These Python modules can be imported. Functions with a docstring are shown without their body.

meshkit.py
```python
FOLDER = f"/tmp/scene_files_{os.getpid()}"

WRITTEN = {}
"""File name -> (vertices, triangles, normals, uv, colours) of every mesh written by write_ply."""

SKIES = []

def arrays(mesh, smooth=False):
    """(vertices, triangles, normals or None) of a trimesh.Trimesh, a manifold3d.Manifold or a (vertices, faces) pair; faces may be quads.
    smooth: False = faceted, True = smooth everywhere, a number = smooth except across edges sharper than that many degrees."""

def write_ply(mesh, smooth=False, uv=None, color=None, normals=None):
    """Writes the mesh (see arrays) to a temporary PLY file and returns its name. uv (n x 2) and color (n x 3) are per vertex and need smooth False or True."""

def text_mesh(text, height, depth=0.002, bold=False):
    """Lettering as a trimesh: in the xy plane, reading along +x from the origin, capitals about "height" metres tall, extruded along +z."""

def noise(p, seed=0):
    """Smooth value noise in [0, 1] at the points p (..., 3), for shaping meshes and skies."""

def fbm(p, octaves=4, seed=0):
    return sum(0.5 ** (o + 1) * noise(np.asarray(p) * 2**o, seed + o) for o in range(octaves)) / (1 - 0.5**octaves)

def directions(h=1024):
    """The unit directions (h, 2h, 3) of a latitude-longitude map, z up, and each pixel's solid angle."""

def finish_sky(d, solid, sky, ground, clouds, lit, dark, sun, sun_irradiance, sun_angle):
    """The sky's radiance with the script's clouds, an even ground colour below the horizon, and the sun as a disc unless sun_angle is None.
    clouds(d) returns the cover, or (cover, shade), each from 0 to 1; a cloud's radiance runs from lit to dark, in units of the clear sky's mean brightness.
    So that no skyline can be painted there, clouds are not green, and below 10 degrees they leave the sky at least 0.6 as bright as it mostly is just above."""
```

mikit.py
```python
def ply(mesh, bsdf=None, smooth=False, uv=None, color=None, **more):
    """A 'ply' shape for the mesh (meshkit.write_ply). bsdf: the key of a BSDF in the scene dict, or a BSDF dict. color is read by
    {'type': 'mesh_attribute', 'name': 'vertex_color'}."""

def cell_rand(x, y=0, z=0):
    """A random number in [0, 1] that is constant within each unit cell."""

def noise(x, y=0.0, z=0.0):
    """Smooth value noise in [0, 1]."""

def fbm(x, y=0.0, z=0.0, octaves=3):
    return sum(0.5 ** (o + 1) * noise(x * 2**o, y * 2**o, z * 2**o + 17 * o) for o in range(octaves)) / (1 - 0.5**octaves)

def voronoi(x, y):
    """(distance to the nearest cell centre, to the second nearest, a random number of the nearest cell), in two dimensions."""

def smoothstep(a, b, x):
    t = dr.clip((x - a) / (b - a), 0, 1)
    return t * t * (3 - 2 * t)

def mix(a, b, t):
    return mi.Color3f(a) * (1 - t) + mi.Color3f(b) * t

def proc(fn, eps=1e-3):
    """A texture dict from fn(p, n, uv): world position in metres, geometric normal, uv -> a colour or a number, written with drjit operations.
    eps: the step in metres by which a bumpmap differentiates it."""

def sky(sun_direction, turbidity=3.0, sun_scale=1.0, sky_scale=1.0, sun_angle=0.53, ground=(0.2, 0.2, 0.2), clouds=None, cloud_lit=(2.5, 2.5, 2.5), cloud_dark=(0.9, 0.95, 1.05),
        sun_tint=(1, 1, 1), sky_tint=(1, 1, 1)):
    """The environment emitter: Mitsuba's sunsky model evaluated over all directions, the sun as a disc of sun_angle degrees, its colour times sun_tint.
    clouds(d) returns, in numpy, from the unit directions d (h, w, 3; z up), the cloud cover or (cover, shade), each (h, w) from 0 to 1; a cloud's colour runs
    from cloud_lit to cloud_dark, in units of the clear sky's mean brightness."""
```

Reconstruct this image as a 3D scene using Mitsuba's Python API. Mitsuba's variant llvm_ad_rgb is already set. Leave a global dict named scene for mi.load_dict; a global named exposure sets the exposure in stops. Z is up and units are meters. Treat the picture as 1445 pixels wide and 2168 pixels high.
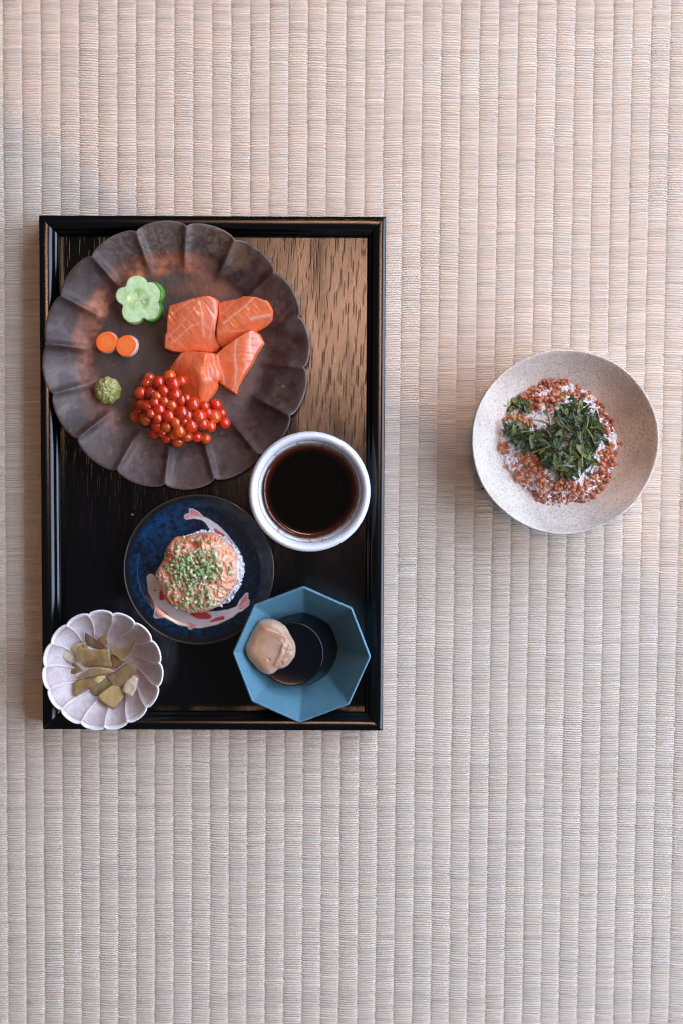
import math, random
import numpy as np, trimesh, shapely
from shapely.geometry import Polygon, Point, LineString
from shapely.ops import unary_union
from scipy.spatial import Delaunay
import drjit as dr
import mitsuba as mi
import mikit, meshkit

rng = np.random.default_rng(7)
random.seed(7)
T = mi.ScalarTransform4f
scene, labels = {}, {}

# ------------------------------------------------------------------ camera, light, exposure
D, TILT, PXM = 1.15, math.radians(3.4), 2690.0          # camera distance, lean, photo pixels per metre on the mat
CAM = np.array([0.0, D * math.sin(TILT), D * math.cos(TILT)])
FWD = -CAM / D
UP = np.array([0.0, math.cos(TILT), -math.sin(TILT)])
scene['camera'] = dict(type='thinlens', fov=2 * math.degrees(math.atan(1084 / PXM / D)), fov_axis='y', near_clip=0.05, far_clip=20.0,
                       aperture_radius=0.004, focus_distance=1.125,
                       to_world=T().look_at(origin=CAM.tolist(), target=[0, 0, 0], up=[0, 1, 0]))
exposure = 0.0
WINDOW_LIGHT = (5.1, 6.2, 8.3)
LAMP_LIGHT = (40.0, 22.0, 14.2)
BULB_LIGHT = (18500.0, 6800.0, 1600.0)
scene['room_bounce'] = dict(type='constant', radiance={'type': 'rgb', 'value': [0.075, 0.071, 0.074]})


def at(px, py, z=0.0):
    """The point at height z that the photograph shows at this pixel (as surveyed: px, py of the 1445 x 2168 photograph)."""
    d = FWD + np.array([1.0, 0, 0]) * ((px - 722.5) / (PXM * D)) + UP * ((1084 - py) / (PXM * D))
    return CAM + d * ((z - CAM[2]) / d[2])


def pts(list_, ox, oy, sc, z):
    return np.array([at(ox + x / sc, oy + y / sc, z)[:2] for x, y in list_])


def S(*c):
    c = np.asarray(c, float) / 255
    return np.where(c < 0.04045, c / 12.92, ((c + 0.055) / 1.055) ** 2.4)


# ------------------------------------------------------------------ helpers
def numbered(k):
    used = numbered.used
    if k not in used:
        used.add(k)
        return k
    i = 1
    while f'{k}_{i:03d}' in used:
        i += 1
    used.add(f'{k}_{i:03d}')
    return f'{k}_{i:03d}'


numbered.used = set()


def thing(name, label=None, cat=None, group=None, kind=None):
    k = numbered(name)
    labels[k] = {a: b for a, b in (('label', label), ('category', cat), ('group', group), ('kind', kind)) if b}
    return k


def part(parent, name, mesh, bsdf, smooth=True, color=None, label=None, kind=None, **more):
    k = numbered(parent + '__' + name)
    scene[k] = mikit.ply(mesh, bsdf, smooth=smooth, color=color, **more)
    if label or kind:
        labels[k] = {a: b for a, b in (('label', label), ('kind', kind)) if b}
    return k


def solo(name, mesh, bsdf, label, cat, group=None, kind=None, smooth=True, color=None, **more):
    k = thing(name, label, cat, group, kind)
    scene[k] = mikit.ply(mesh, bsdf, smooth=smooth, color=color, **more)
    return k


def copy_of(name, shape, bsdf, to_world, label, cat, group):
    k = thing(name, label, cat, group)
    scene[k] = {**shape, 'bsdf': {'type': 'ref', 'id': bsdf}, 'to_world': to_world}
    return k


VC = {'type': 'mesh_attribute', 'name': 'vertex_color'}


def rgb(c):
    return {'type': 'rgb', 'value': [float(x) for x in c]}


def pr(name, color, rough=0.5, spec=0.5, bump=None, scale=1.0, **more):
    c = color if isinstance(color, dict) else rgb(color)
    b = dict(type='principled', base_color=c, roughness=rough, specular=spec, **more)
    if bump is not None:
        b = {'type': 'bumpmap', 'arbitrary': bump, 'scale': scale, 'bsdf': b}
    if not more.get('spec_trans'):
        b = {'type': 'twosided', 'bsdf': b}
    scene[name] = b
    return name


def grid_faces(n, m, wrap=False):
    """Faces of n rings of m points."""
    mm = m if wrap else m - 1
    i, j = np.meshgrid(np.arange(n - 1), np.arange(mm), indexing='ij')
    a, b, c, d = i * m + j, i * m + (j + 1) % m, (i + 1) * m + (j + 1) % m, (i + 1) * m + j
    q = np.stack([a, b, c, d], -1).reshape(-1, 4)
    return np.vstack([q[:, [0, 1, 2]], q[:, [0, 2, 3]]])


def smoothstep(a, b, x):
    t = np.clip((x - a) / (b - a), 0, 1)
    return t * t * (3 - 2 * t)


def fbm2(x, y, f, seed=0, octaves=4):
    p = np.stack([np.asarray(x) * f + 50, np.asarray(y) * f + 50, np.zeros_like(np.asarray(x, float))], -1)
    return meshkit.fbm(p, octaves, seed)


def mix(a, b, t):
    t = np.asarray(t)[..., None]
    return np.asarray(a) * (1 - t) + np.asarray(b) * t


def round_box(lx, ly, lz, r=0.001, seg=3):
    m = trimesh.creation.box((lx, ly, lz))
    m = trimesh.convex.convex_hull(np.vstack([trimesh.creation.icosphere(seg - 1, r).vertices + np.array([sx * (lx / 2 - r), sy * (ly / 2 - r), sz * (lz / 2 - r)])
                                             for sx in (-1, 1) for sy in (-1, 1) for sz in (-1, 1)]))
    return m


def dish(c, z0, prof, n, rmod=None, zmod=None, twist=None):
    """A closed turned body: prof rows (r, z), from the inside's centre over the rim to the underside's centre."""
    prof = np.asarray(prof, float)
    th = np.arange(n) / n * 2 * np.pi
    s = np.arange(len(prof))[:, None] * np.ones(n)
    r = prof[:, :1] * np.ones(n)
    z = prof[:, 1:2] * np.ones(n)
    t = th[None] * np.ones((len(prof), 1))
    if rmod is not None:
        r = r * rmod(t, s)
    if zmod is not None:
        z = z + zmod(t, s)
    if twist is not None:
        t = t + twist(s)
    v = np.stack([c[0] + r * np.cos(t), c[1] + r * np.sin(t), z0 + z], -1).reshape(-1, 3)
    f = grid_faces(len(prof), n, True)
    k = len(v)
    v = np.vstack([v, [c[0], c[1], z0 + z[0].mean()], [c[0], c[1], z0 + z[-1].mean()]])
    j = np.arange(n)
    f = np.vstack([f, np.stack([np.full(n, k), (j + 1) % n, j], -1), np.stack([np.full(n, k + 1), (len(prof) - 1) * n + j, (len(prof) - 1) * n + (j + 1) % n], -1)])
    f = f[:, ::-1]                                                    # outward: the inside faces up
    m = trimesh.Trimesh(v, f, process=False)
    if m.volume < 0:
        m = trimesh.Trimesh(v, f[:, ::-1], process=False)
    return m


def resample(prof, step):
    """A polyline with about evenly spaced points, smoothed by Catmull-Rom."""
    p = np.asarray(prof, float)
    out = []
    for i in range(len(p) - 1):
        p0, p1, p2, p3 = p[max(i - 1, 0)], p[i], p[i + 1], p[min(i + 2, len(p) - 1)]
        k = max(1, int(np.linalg.norm(p2 - p1) / step))
        for t in np.arange(k) / k:
            out.append(0.5 * (2 * p1 + (p2 - p0) * t + (2 * p0 - 5 * p1 + 4 * p2 - p3) * t * t + (3 * p1 - p0 - 3 * p2 + p3) * t ** 3))
    out.append(p[-1])
    return np.array(out)


def closed_curve(p, step):
    p = np.asarray(p, float)
    q = np.vstack([p[-1:], p, p[:2]])
    return resample(q, step)[int(0):] if False else _closed(p, step)


def _closed(p, step):
    n, out = len(p), []
    for i in range(n):
        p0, p1, p2, p3 = p[i - 1], p[i], p[(i + 1) % n], p[(i + 2) % n]
        k = max(1, int(round(np.linalg.norm(p2 - p1) / step)))
        for t in np.arange(k) / k:
            cr = 0.5 * (2 * p1 + (p2 - p0) * t + (2 * p0 - 5 * p1 + 4 * p2 - p3) * t * t + (3 * p1 - p0 - 3 * p2 + p3) * t ** 3)
            out.append(0.5 * cr + 0.5 * (p1 + (p2 - p1) * t))
    return np.array(out)


def mound(outline, step, top, bottom, color=None):
    """A closed body over an outline: top(x, y, d) and bottom(x, y, d) are heights, d the distance to the outline."""
    ring = _closed(np.asarray(outline), step)
    poly = Polygon(ring).buffer(0)
    x0, y0, x1, y1 = poly.bounds
    gx, gy = np.meshgrid(np.arange(x0, x1, step), np.arange(y0, y1, step * 0.87))
    gx = gx + (np.arange(gx.shape[0]) % 2)[:, None] * step / 2
    g = np.stack([gx.ravel(), gy.ravel()], -1)
    dd = shapely.distance(poly.exterior, shapely.points(g))
    g = g[shapely.contains_xy(poly, g[:, 0], g[:, 1]) & (dd > step * 0.55)]
    p = np.vstack([ring, g])
    tri = Delaunay(p).simplices
    cen = p[tri].mean(1)
    tri = tri[shapely.contains_xy(poly, cen[:, 0], cen[:, 1])]
    e1, e2 = p[tri[:, 1]] - p[tri[:, 0]], p[tri[:, 2]] - p[tri[:, 0]]
    neg = e1[:, 0] * e2[:, 1] - e1[:, 1] * e2[:, 0] < 0
    tri[neg] = tri[neg][:, ::-1]
    d = shapely.distance(poly.exterior, shapely.points(p))
    d[:len(ring)] = 0
    n, nb = len(p), len(ring)
    zt = top(p[:, 0], p[:, 1], d)
    zb = bottom(p[:, 0], p[:, 1], d) if callable(bottom) else np.full(n, bottom)
    zt = np.maximum(zt, zb + 0.0002)
    v = np.vstack([np.column_stack([p, zt]), np.column_stack([p, zb])])
    j = np.arange(nb)
    k = (j + 1) % nb
    ccw = Polygon(ring).exterior.is_ccw
    wall = np.vstack([np.stack([j, n + j, n + k], -1), np.stack([j, n + k, k], -1)])
    f = np.vstack([tri, tri[:, ::-1] + n, wall if ccw else wall[:, ::-1]])
    m = trimesh.Trimesh(v, f, process=False)
    if color is None:
        return m
    c = color(p[:, 0], p[:, 1], zt, d)
    return m, np.vstack([c, c])


def rounded(d, w, p=2.2):
    return (1 - (1 - np.clip(d / w, 0, 1)) ** p) ** (1 / p)


def tube(points, radii, sides=6):
    p = np.asarray(points, float)
    r = np.broadcast_to(radii, (len(p),))
    t = np.gradient(p, axis=0)
    t /= np.linalg.norm(t, axis=1, keepdims=True) + 1e-12
    a = np.cross(t, np.where(np.abs(t[:, 2:]) < 0.9, [0, 0, 1.0], [1.0, 0, 0]))
    a /= np.linalg.norm(a, axis=1, keepdims=True) + 1e-12
    b, ang = np.cross(t, a), np.arange(sides) * 2 * np.pi / sides
    v = (p[:, None] + r[:, None, None] * (np.cos(ang)[None, :, None] * a[:, None] + np.sin(ang)[None, :, None] * b[:, None])).reshape(-1, 3)
    f = grid_faces(len(p), sides, True)
    k = len(v)
    v = np.vstack([v, p[0], p[-1]])
    j = np.arange(sides)
    f = np.vstack([f, np.stack([np.full(sides, k), (j + 1) % sides, j], -1), np.stack([np.full(sides, k + 1), k - sides + j, k - sides + (j + 1) % sides], -1)])
    m = trimesh.Trimesh(v, f, process=False)
    if m.volume < 0:
        m.invert()
    return m


# ------------------------------------------------------------------ materials
pr('rush', VC, 0.55, 0.35)
for name_, a_ in (('lacquer_rail', 0.06), ('lacquer_panel', 0.056)):
    scene[name_] = {'type': 'twosided', 'bsdf': dict(type='roughplastic', distribution='beckmann', alpha=a_, int_ior=1.52, diffuse_reflectance=rgb((0.0022, 0.0023, 0.0027)))}
pr('stoneware', VC, 0.48, 0.35)
pr('glaze', VC, 0.16, 0.5)
pr('porcelain', VC, 0.16, 0.5)
pr('rose_glaze', VC, 0.12, 0.55)
pr('fish', VC, 0.30, 0.55, clearcoat=1.0, clearcoat_gloss=0.92)
pr('wet', VC, 0.24, 0.55)
pr('moist', VC, 0.42, 0.45)
pr('matt', VC, 0.62, 0.35)
pr('leaf', VC, 0.38, 0.45)


def speck_blue(p, n, uv):
    dark = mikit.smoothstep(0.80, 0.90, mikit.noise(p.x * 800, p.y * 800, p.z * 800))
    t = mikit.fbm(p.x * 60, p.y * 60, p.z * 60)
    return mikit.mix(mikit.mix((0.078, 0.19, 0.25), (0.096, 0.225, 0.29), t), (0.03, 0.08, 0.12), dark * 0.75)


def speck_sand(p, n, uv):
    w = mikit.noise(p.x * 900 + 9, p.y * 900, p.z * 900)
    g = mikit.noise(p.x * 1100, p.y * 1100, p.z * 1100)
    t = mikit.fbm(p.x * 45, p.y * 45, p.z * 45)
    base = mikit.mix((0.49, 0.425, 0.355), (0.64, 0.58, 0.505), mikit.smoothstep(0.3, 0.7, t * 0.55 + g * 0.45))
    spot = mikit.smoothstep(0.62, 0.85, w)
    return mikit.mix(base, (0.27, 0.17, 0.10), spot * 0.5)


pr('blue_stoneware', mikit.proc(speck_blue), 0.45, 0.45)
pr('sand_stoneware', mikit.proc(speck_sand), 0.42, 0.5)
scene['dark_jelly'] = {'type': 'twosided', 'bsdf': dict(type='roughplastic', distribution='beckmann', alpha=0.06, int_ior=1.42, diffuse_reflectance=rgb((0.0036, 0.0036, 0.0062)))}
pr('soy', (0.010, 0.003, 0.0015), 0.06, 0.5)
scene['water'] = dict(type='dielectric', int_ior=1.33)
pr('roe', (1.0, 0.13, 0.02), 0.13, 0.9, spec_trans=0.76)
pr('roe_amber', (1.0, 0.22, 0.022), 0.13, 0.9, spec_trans=0.78)
pr('roe_deep', (0.95, 0.10, 0.018), 0.13, 0.9, spec_trans=0.76)
pr('yolk', (1.0, 0.115, 0.009), 0.5, 0.3)
pr('yolk_amber', (1.0, 0.30, 0.02), 0.5, 0.3)
pr('yolk_deep', (0.95, 0.06, 0.008), 0.5, 0.3)
pr('frame_wood', (0.16, 0.10, 0.06), 0.5, 0.4)
for i, c in enumerate([(0.23, 0.32, 0.12), (0.35, 0.42, 0.22), (0.52, 0.54, 0.36), (0.17, 0.26, 0.085), (0.32, 0.33, 0.13)]):
    pr(f'sesame_{i}', c, 0.42, 0.4)
for i, c in enumerate([(0.34, 0.112, 0.055), (0.41, 0.155, 0.078), (0.26, 0.080, 0.040), (0.37, 0.13, 0.065)]):
    pr(f'puff_{i}', c, 0.55, 0.4)
pr('chip', (0.01, 0.01, 0.01), 0.6)


# ------------------------------------------------------------------ lamps: the window to the right and the warm paper lamp overhead
def rect_mesh(o, a, b):
    o, a, b = map(np.asarray, (o, a, b))
    return trimesh.Trimesh([o, o + a, o + a + b, o + b], [[0, 1, 2], [0, 2, 3]], process=False)


win = thing('window', 'bright paned window standing to the right of the mat', 'window')
wc = np.array([1.12, 0.45, 0.0])
nx = np.array([-0.96, -0.27, 0.0]); nx /= np.linalg.norm(nx)
hx = np.array([-nx[1], nx[0], 0.0])
for i in range(6):
    for j in range(3):
        o = wc + hx * (-1.54 + i * 0.52) + np.array([0, 0, 0.45 + j * 0.59])
        m = rect_mesh(o, hx * 0.47, [0, 0, 0.55])
        if m.face_normals[0] @ nx < 0:
            m.invert()
        k = part(win, 'pane', m, 'frame_wood', smooth=False)
        scene[k]['emitter'] = dict(type='area', radiance=rgb(WINDOW_LIGHT))
for name, o, s in ([('frame', wc + hx * (-1.565 + 0.52 * i) + np.array([0, 0, 1.315]), (0.045, 0.05, 1.80)) for i in range(7)] +
                   [('frame', wc - hx * 0.005 + np.array([0, 0, 0.43 + 0.59 * j]), (3.07, 0.045, 0.036)) for j in range(4)]):
    m = round_box(*s, r=0.003, seg=2)
    m.apply_transform(trimesh.transformations.rotation_matrix(math.atan2(hx[1], hx[0]), [0, 0, 1]))
    m.apply_translation(o - nx * 0.03)
    part(win, name, m, 'frame_wood', smooth=False)
lamp = thing('paper_lamp', 'warm paper ceiling lamp hanging over the tray', 'lamp')
LC = np.array([-0.03, 0.285, 2.05])
for a_, mx in ((-0.17, 0.08), (-0.055, 0.72), (0.06, 1.15)):
    for b_, my in ((0.20, 0.28), (0.08, 1.50), (-0.04, 0.24)):
        k = part(lamp, 'paper_pane', rect_mesh(LC + [a_, b_, 0], [0.112, 0, 0], [0, -0.117, 0]), 'frame_wood', smooth=False)
        scene[k]['emitter'] = dict(type='area', radiance=rgb(np.array(LAMP_LIGHT) * mx * my * 1.15))
for sx, sy, lx, ly in ((0, 0.215, 0.40, 0.03), (0, -0.215, 0.40, 0.03), (0.185, 0, 0.03, 0.40), (-0.185, 0, 0.03, 0.40)):
    m = round_box(lx, ly, 0.05, r=0.003, seg=2)
    m.apply_translation(LC + [sx, sy, 0.02])
    part(lamp, 'frame', m, 'frame_wood', smooth=False)

# a small warm bulb high up on the right; a hanging shelf board keeps its light from the lower left half of the mat
BULB = np.array([0.45, 1.45, 2.60])
bulb = thing('light_bulb', 'small warm light bulb high above the right of the mat', 'light bulb')
e = trimesh.creation.icosphere(2, 0.012); e.apply_translation(BULB)
k = part(bulb, 'glass', e, 'frame_wood', smooth=False)
scene[k]['emitter'] = dict(type='area', radiance=rgb(BULB_LIGHT))
e = trimesh.creation.cylinder(0.015, 0.06, sections=24); e.apply_translation(BULB + [0, 0, 0.055])
part(bulb, 'socket', e, 'frame_wood', smooth=30)
A_, B_ = at(0, 262), at(1445, 1300)
ea, eb = A_ + (BULB - A_) * (1.35 / 2.6), B_ + (BULB - B_) * (1.35 / 2.6)
du = (eb - ea) / np.linalg.norm(eb - ea)
dn = np.array([du[1], -du[0], 0.0])
dn *= -np.sign(dn @ np.array([0.58, 0.81, 0]))
m = round_box(0.74, 0.36, 0.024, r=0.003, seg=2)
m.apply_transform(trimesh.transformations.rotation_matrix(math.atan2(du[1], du[0]), [0, 0, 1]))
m.apply_translation((ea + eb) / 2 + dn * 0.18)
solo('hanging_shelf', m, 'frame_wood', 'plain wooden shelf board hanging high above the right of the mat', 'shelf', smooth=False)

# ------------------------------------------------------------------ tatami: every woven rib is a part, every rush a ridge of it
PITCH, STRAND = 0.01472, 0.00186
mat = thing('tatami_mat', 'pale woven rush tatami mat with straight vertical ribs', None, kind='structure')
labels[mat] = {'label': labels[mat]['label'], 'kind': 'structure'}
ROT = -0.0072
x_edge = at(45, 30)[0] - 0.0072 * at(45, 30)[1]                        # a seam between two ribs at the top of the photograph, carried to y = 0


def strand_rows():
    ys, y, idx = [], -0.62, 0
    r = np.random.default_rng(3)
    while y < 0.62:
        fine = abs(y) < 0.45
        w = STRAND * (1 + 0.16 * (r.random() - 0.5)) * (1 if fine else 5)
        ys.append((y, w, idx))
        y += w
        idx += 1
    return ys


ROWS = strand_rows()
ybase = np.array([q[0] for q in ROWS]); wbase = np.array([q[1] for q in ROWS]); ns = len(ROWS)
TS = np.array([0.0, 0.20, 0.50, 0.80])
yy = (ybase[:, None] + wbase[:, None] * TS).ravel()                   # rows: groove, shoulder, shoulder
groove = np.tile([1.0, 0.25, 0.0, 0.25], ns)
sid = np.repeat(np.arange(ns), 4)
U = np.array([-1.0, -0.96, -0.87, -0.7, -0.35, 0.0, 0.35, 0.7, 0.87, 0.96, 1.0])
tone = np.random.default_rng(11)
strand_tone = tone.normal(0, 1, (2, ns))
strand_hue = tone.random((2, ns))
RUSH = np.array([0.62, 0.532, 0.432])


def rib_mesh(i):
    par = i % 2
    r = np.random.default_rng(1000 + i)
    xc = x_edge + (i + 0.5) * PITCH
    coarse = abs(xc) > 0.31
    step = slice(None, None, 12) if coarse else slice(None)
    y0, g, s = yy[step] + par * STRAND * 0.5, groove[step], sid[step]
    wob = 0.0009 * (fbm2(y0, np.full_like(y0, 0.37 * i), 14, 5, 3) - 0.5) + 0.0016 * (fbm2(y0, np.zeros_like(y0), 3.0, 8, 2) - 0.5)
    u, y = np.meshgrid(U, y0)
    gg, ss, ww = g[:, None] * np.ones_like(u), s[:, None] * np.ones_like(u, int), wob[:, None] * np.ones_like(u)
    jit = r.normal(0, 1, ns)[ss]
    half = PITCH / 2 * (1 + np.where(gg > 0.5, -0.055, 0.075 + 0.012 * jit))
    x = xc + ww + u * half
    a = 0.0014 + 0.00012 * jit
    z = -0.0014 + a * (1 - np.abs(u) ** 4.0) + 0.00030 * u * (1 - u * u) - np.where(gg > 0.5, 0.00085 + 0.00030 * np.abs(u) ** 3, gg * 0.0006) + 0.00007 * jit
    yb = y + 0.00022 * np.sin(u * 1.7 + i) + 0.00010 * jit * u + 0.00016 * (fbm2(x, y, 160, 4, 2) - 0.5) * 2
    t = strand_tone[par][ss] * 0.040 + 0.03 * (fbm2(x, y * 6, 12, 21, 3) - 0.5) * 2 + 0.05 * (fbm2(x * 2.5, y * 60, 14, 31, 2) - 0.5) * 2 + r.normal(0, 0.055, (len(y0), 1))
    h = strand_hue[par][ss]
    c = RUSH * (1 + t)[..., None]
    c = mix(c, c * np.array([1.0, 0.965, 0.92]), smoothstep(0.75, 1.0, h))
    c = mix(c, c * np.array([0.93, 0.99, 0.98]), smoothstep(0.25, 0.0, h))
    c *= np.where(gg > 0.5, 0.86, 1.0)[..., None]
    # rotate the weave slightly
    X, Y = x - ROT * yb * -1 * -1, yb
    X = x + (-ROT) * yb
    v = np.stack([X, Y, z], -1).reshape(-1, 3)
    f = grid_faces(len(y0), len(U))
    m = trimesh.Trimesh(v, f[:, ::-1], process=False)
    if m.face_normals[0][2] < 0:
        m = trimesh.Trimesh(v, f, process=False)
    return m, np.clip(c, 0.02, 0.95).reshape(-1, 3)


i0 = int(math.floor((-0.50 - x_edge) / PITCH))
for i in range(i0, i0 + 68):
    m, c = rib_mesh(i)
    part(mat, 'rib', m, 'rush', color=c)
base = trimesh.creation.box((1.06, 1.28, 0.02))
base.apply_translation([0, 0, -0.0133])
part(mat, 'core', (base.vertices, base.faces), 'rush', smooth=False, color=np.tile(RUSH * 0.30, (8, 1)))

# ------------------------------------------------------------------ tray
ZP, ZR = 0.0095, 0.0262                                               # the panel's and the rails' top
cor = np.array([at(x, y, ZR)[:2] for x, y in ((82, 455), (816, 458), (810, 1548), (90, 1545))])
tc = cor.mean(0)
TW = (np.linalg.norm(cor[1] - cor[0]) + np.linalg.norm(cor[2] - cor[3])) / 2
TH = (np.linalg.norm(cor[0] - cor[3]) + np.linalg.norm(cor[1] - cor[2])) / 2
ta = math.atan2(*(cor[1] - cor[0])[::-1]) * 0.5 + (math.atan2(*(cor[0] - cor[3])[::-1]) - math.pi / 2) * 0.5
tray = thing('serving_tray', 'black lacquered wooden tray with open grain and raised mitred rim', 'tray')


def to_tray(v):
    c, s = math.cos(ta), math.sin(ta)
    v = np.array(v, float)
    return np.column_stack([tc[0] + c * v[:, 0] - s * v[:, 1], tc[1] + s * v[:, 0] + c * v[:, 1], v[:, 2]])


# rail section: (inset from the outer edge, height)
SEC = np.array([(a_, b_ if b_ < 0.012 else b_ + 0.0052) for a_, b_ in [(0.0010, 0.0006), (0.0000, 0.0016), (0.0, 0.0185), (0.0004, 0.0200), (0.0014, 0.0208), (0.0035, 0.02115), (0.0065, 0.0209), (0.0090, 0.0200), (0.0104, 0.0186),
                (0.0112, 0.0172), (0.0120, 0.0165), (0.0130, 0.0160), (0.0136, 0.0150), (0.0140, 0.0130), (0.0142, ZP - 0.0008), (0.0142, 0.0006)]])
for side in range(4):
    L, W = (TW, TH) if side % 2 == 0 else (TH, TW)
    n = 26
    v = []
    for e in np.linspace(-1, 1, n):
        for a, z in SEC:
            lx = e * (L / 2 - a) * (1 - 0.0)
            lx = np.sign(e) * min(abs(lx), L / 2 - a - 0.00012)
            v.append((lx, W / 2 - a, z))
    v = np.array(v)
    ang = -side * math.pi / 2
    q = np.column_stack([v[:, 0] * math.cos(ang) - v[:, 1] * math.sin(ang), v[:, 0] * math.sin(ang) + v[:, 1] * math.cos(ang), v[:, 2]])
    q[:, 2] += 0.00012 * (fbm2(q[:, 0], q[:, 1], 60, 3, 3) - 0.5)
    f = grid_faces(n, len(SEC), True)
    caps = []
    for k in range(1, len(SEC) - 1):
        caps += [[0, k, k + 1], [(n - 1) * len(SEC), (n - 1) * len(SEC) + k + 1, (n - 1) * len(SEC) + k]]
    m = trimesh.Trimesh(to_tray(q), np.vstack([f, caps]), process=False)
    if m.volume < 0:
        m.invert()
    part(tray, 'rail', m, 'lacquer_rail', smooth=35)
# the grained panel: open pores are grooves
px_, py_ = 0.00030, 0.0018
PW, PH = TW - 2 * 0.0141, TH - 2 * 0.0141
gx = np.linspace(-PW / 2, PW / 2, int(PW / px_)); gy = np.linspace(-PH / 2, PH / 2, int(PH / py_))
X, Y = np.meshgrid(gx, gy)
depth = np.zeros_like(X)
r = np.random.default_rng(5)
cols = np.arange(-PW / 2 - 0.06, PW / 2 + 0.06, 0.0074)
for cx0 in cols:
    y = -PH / 2 - r.random() * 0.02
    drift = 0.0
    while y < PH / 2:
        L = r.choice([0.006, 0.009, 0.012, 0.016]) * r.uniform(0.8, 1.2)
        slope = 0.10 * math.sin((y + 0.03) * 9) + 0.16
        # growth bands lean to the right towards the top on the right half, and run straighter on the left
        bx = cx0 + 0.006 * math.sin(y * 12 + cx0 * 16) + y * 0.24 + r.normal(0, 0.0009)
        for k in range(r.choice([1, 1, 1, 2])):
            xx = bx + k * r.uniform(0.0011, 0.002)
            yk = y + r.uniform(-0.003, 0.003)
            hw = r.uniform(0.00017, 0.00025)
            sel = (np.abs(gx - xx) < 0.003)
            rows = (gy > yk - 0.001) & (gy < yk + L + 0.001)
            if not sel.any() or not rows.any():
                continue
            sx, sy = np.meshgrid(gx[sel], gy[rows])
            lean = xx + (sy - yk) * 0.03
            g = np.exp(-((sx - lean) / hw) ** 2) * smoothstep(-0.0008, 0.001, sy - yk) * smoothstep(-0.0008, 0.001, yk + L - sy)
            blk = np.ix_(rows, sel)
            depth[blk] = np.maximum(depth[blk], g * r.uniform(0.6, 1.0))
        y += L * r.uniform(0.75, 1.1)
Z = ZP - 0.00009 * depth + 0.000022 * (fbm2(X, Y * 0.8, 380, 2, 2) - 0.5) + 0.00075 * (fbm2(X, Y * 0.22, 55, 9, 2) - 0.5)
v = np.column_stack([X.ravel(), Y.ravel(), Z.ravel()])
f = grid_faces(len(gy), len(gx))
m = trimesh.Trimesh(to_tray(v), f, process=False)
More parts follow.
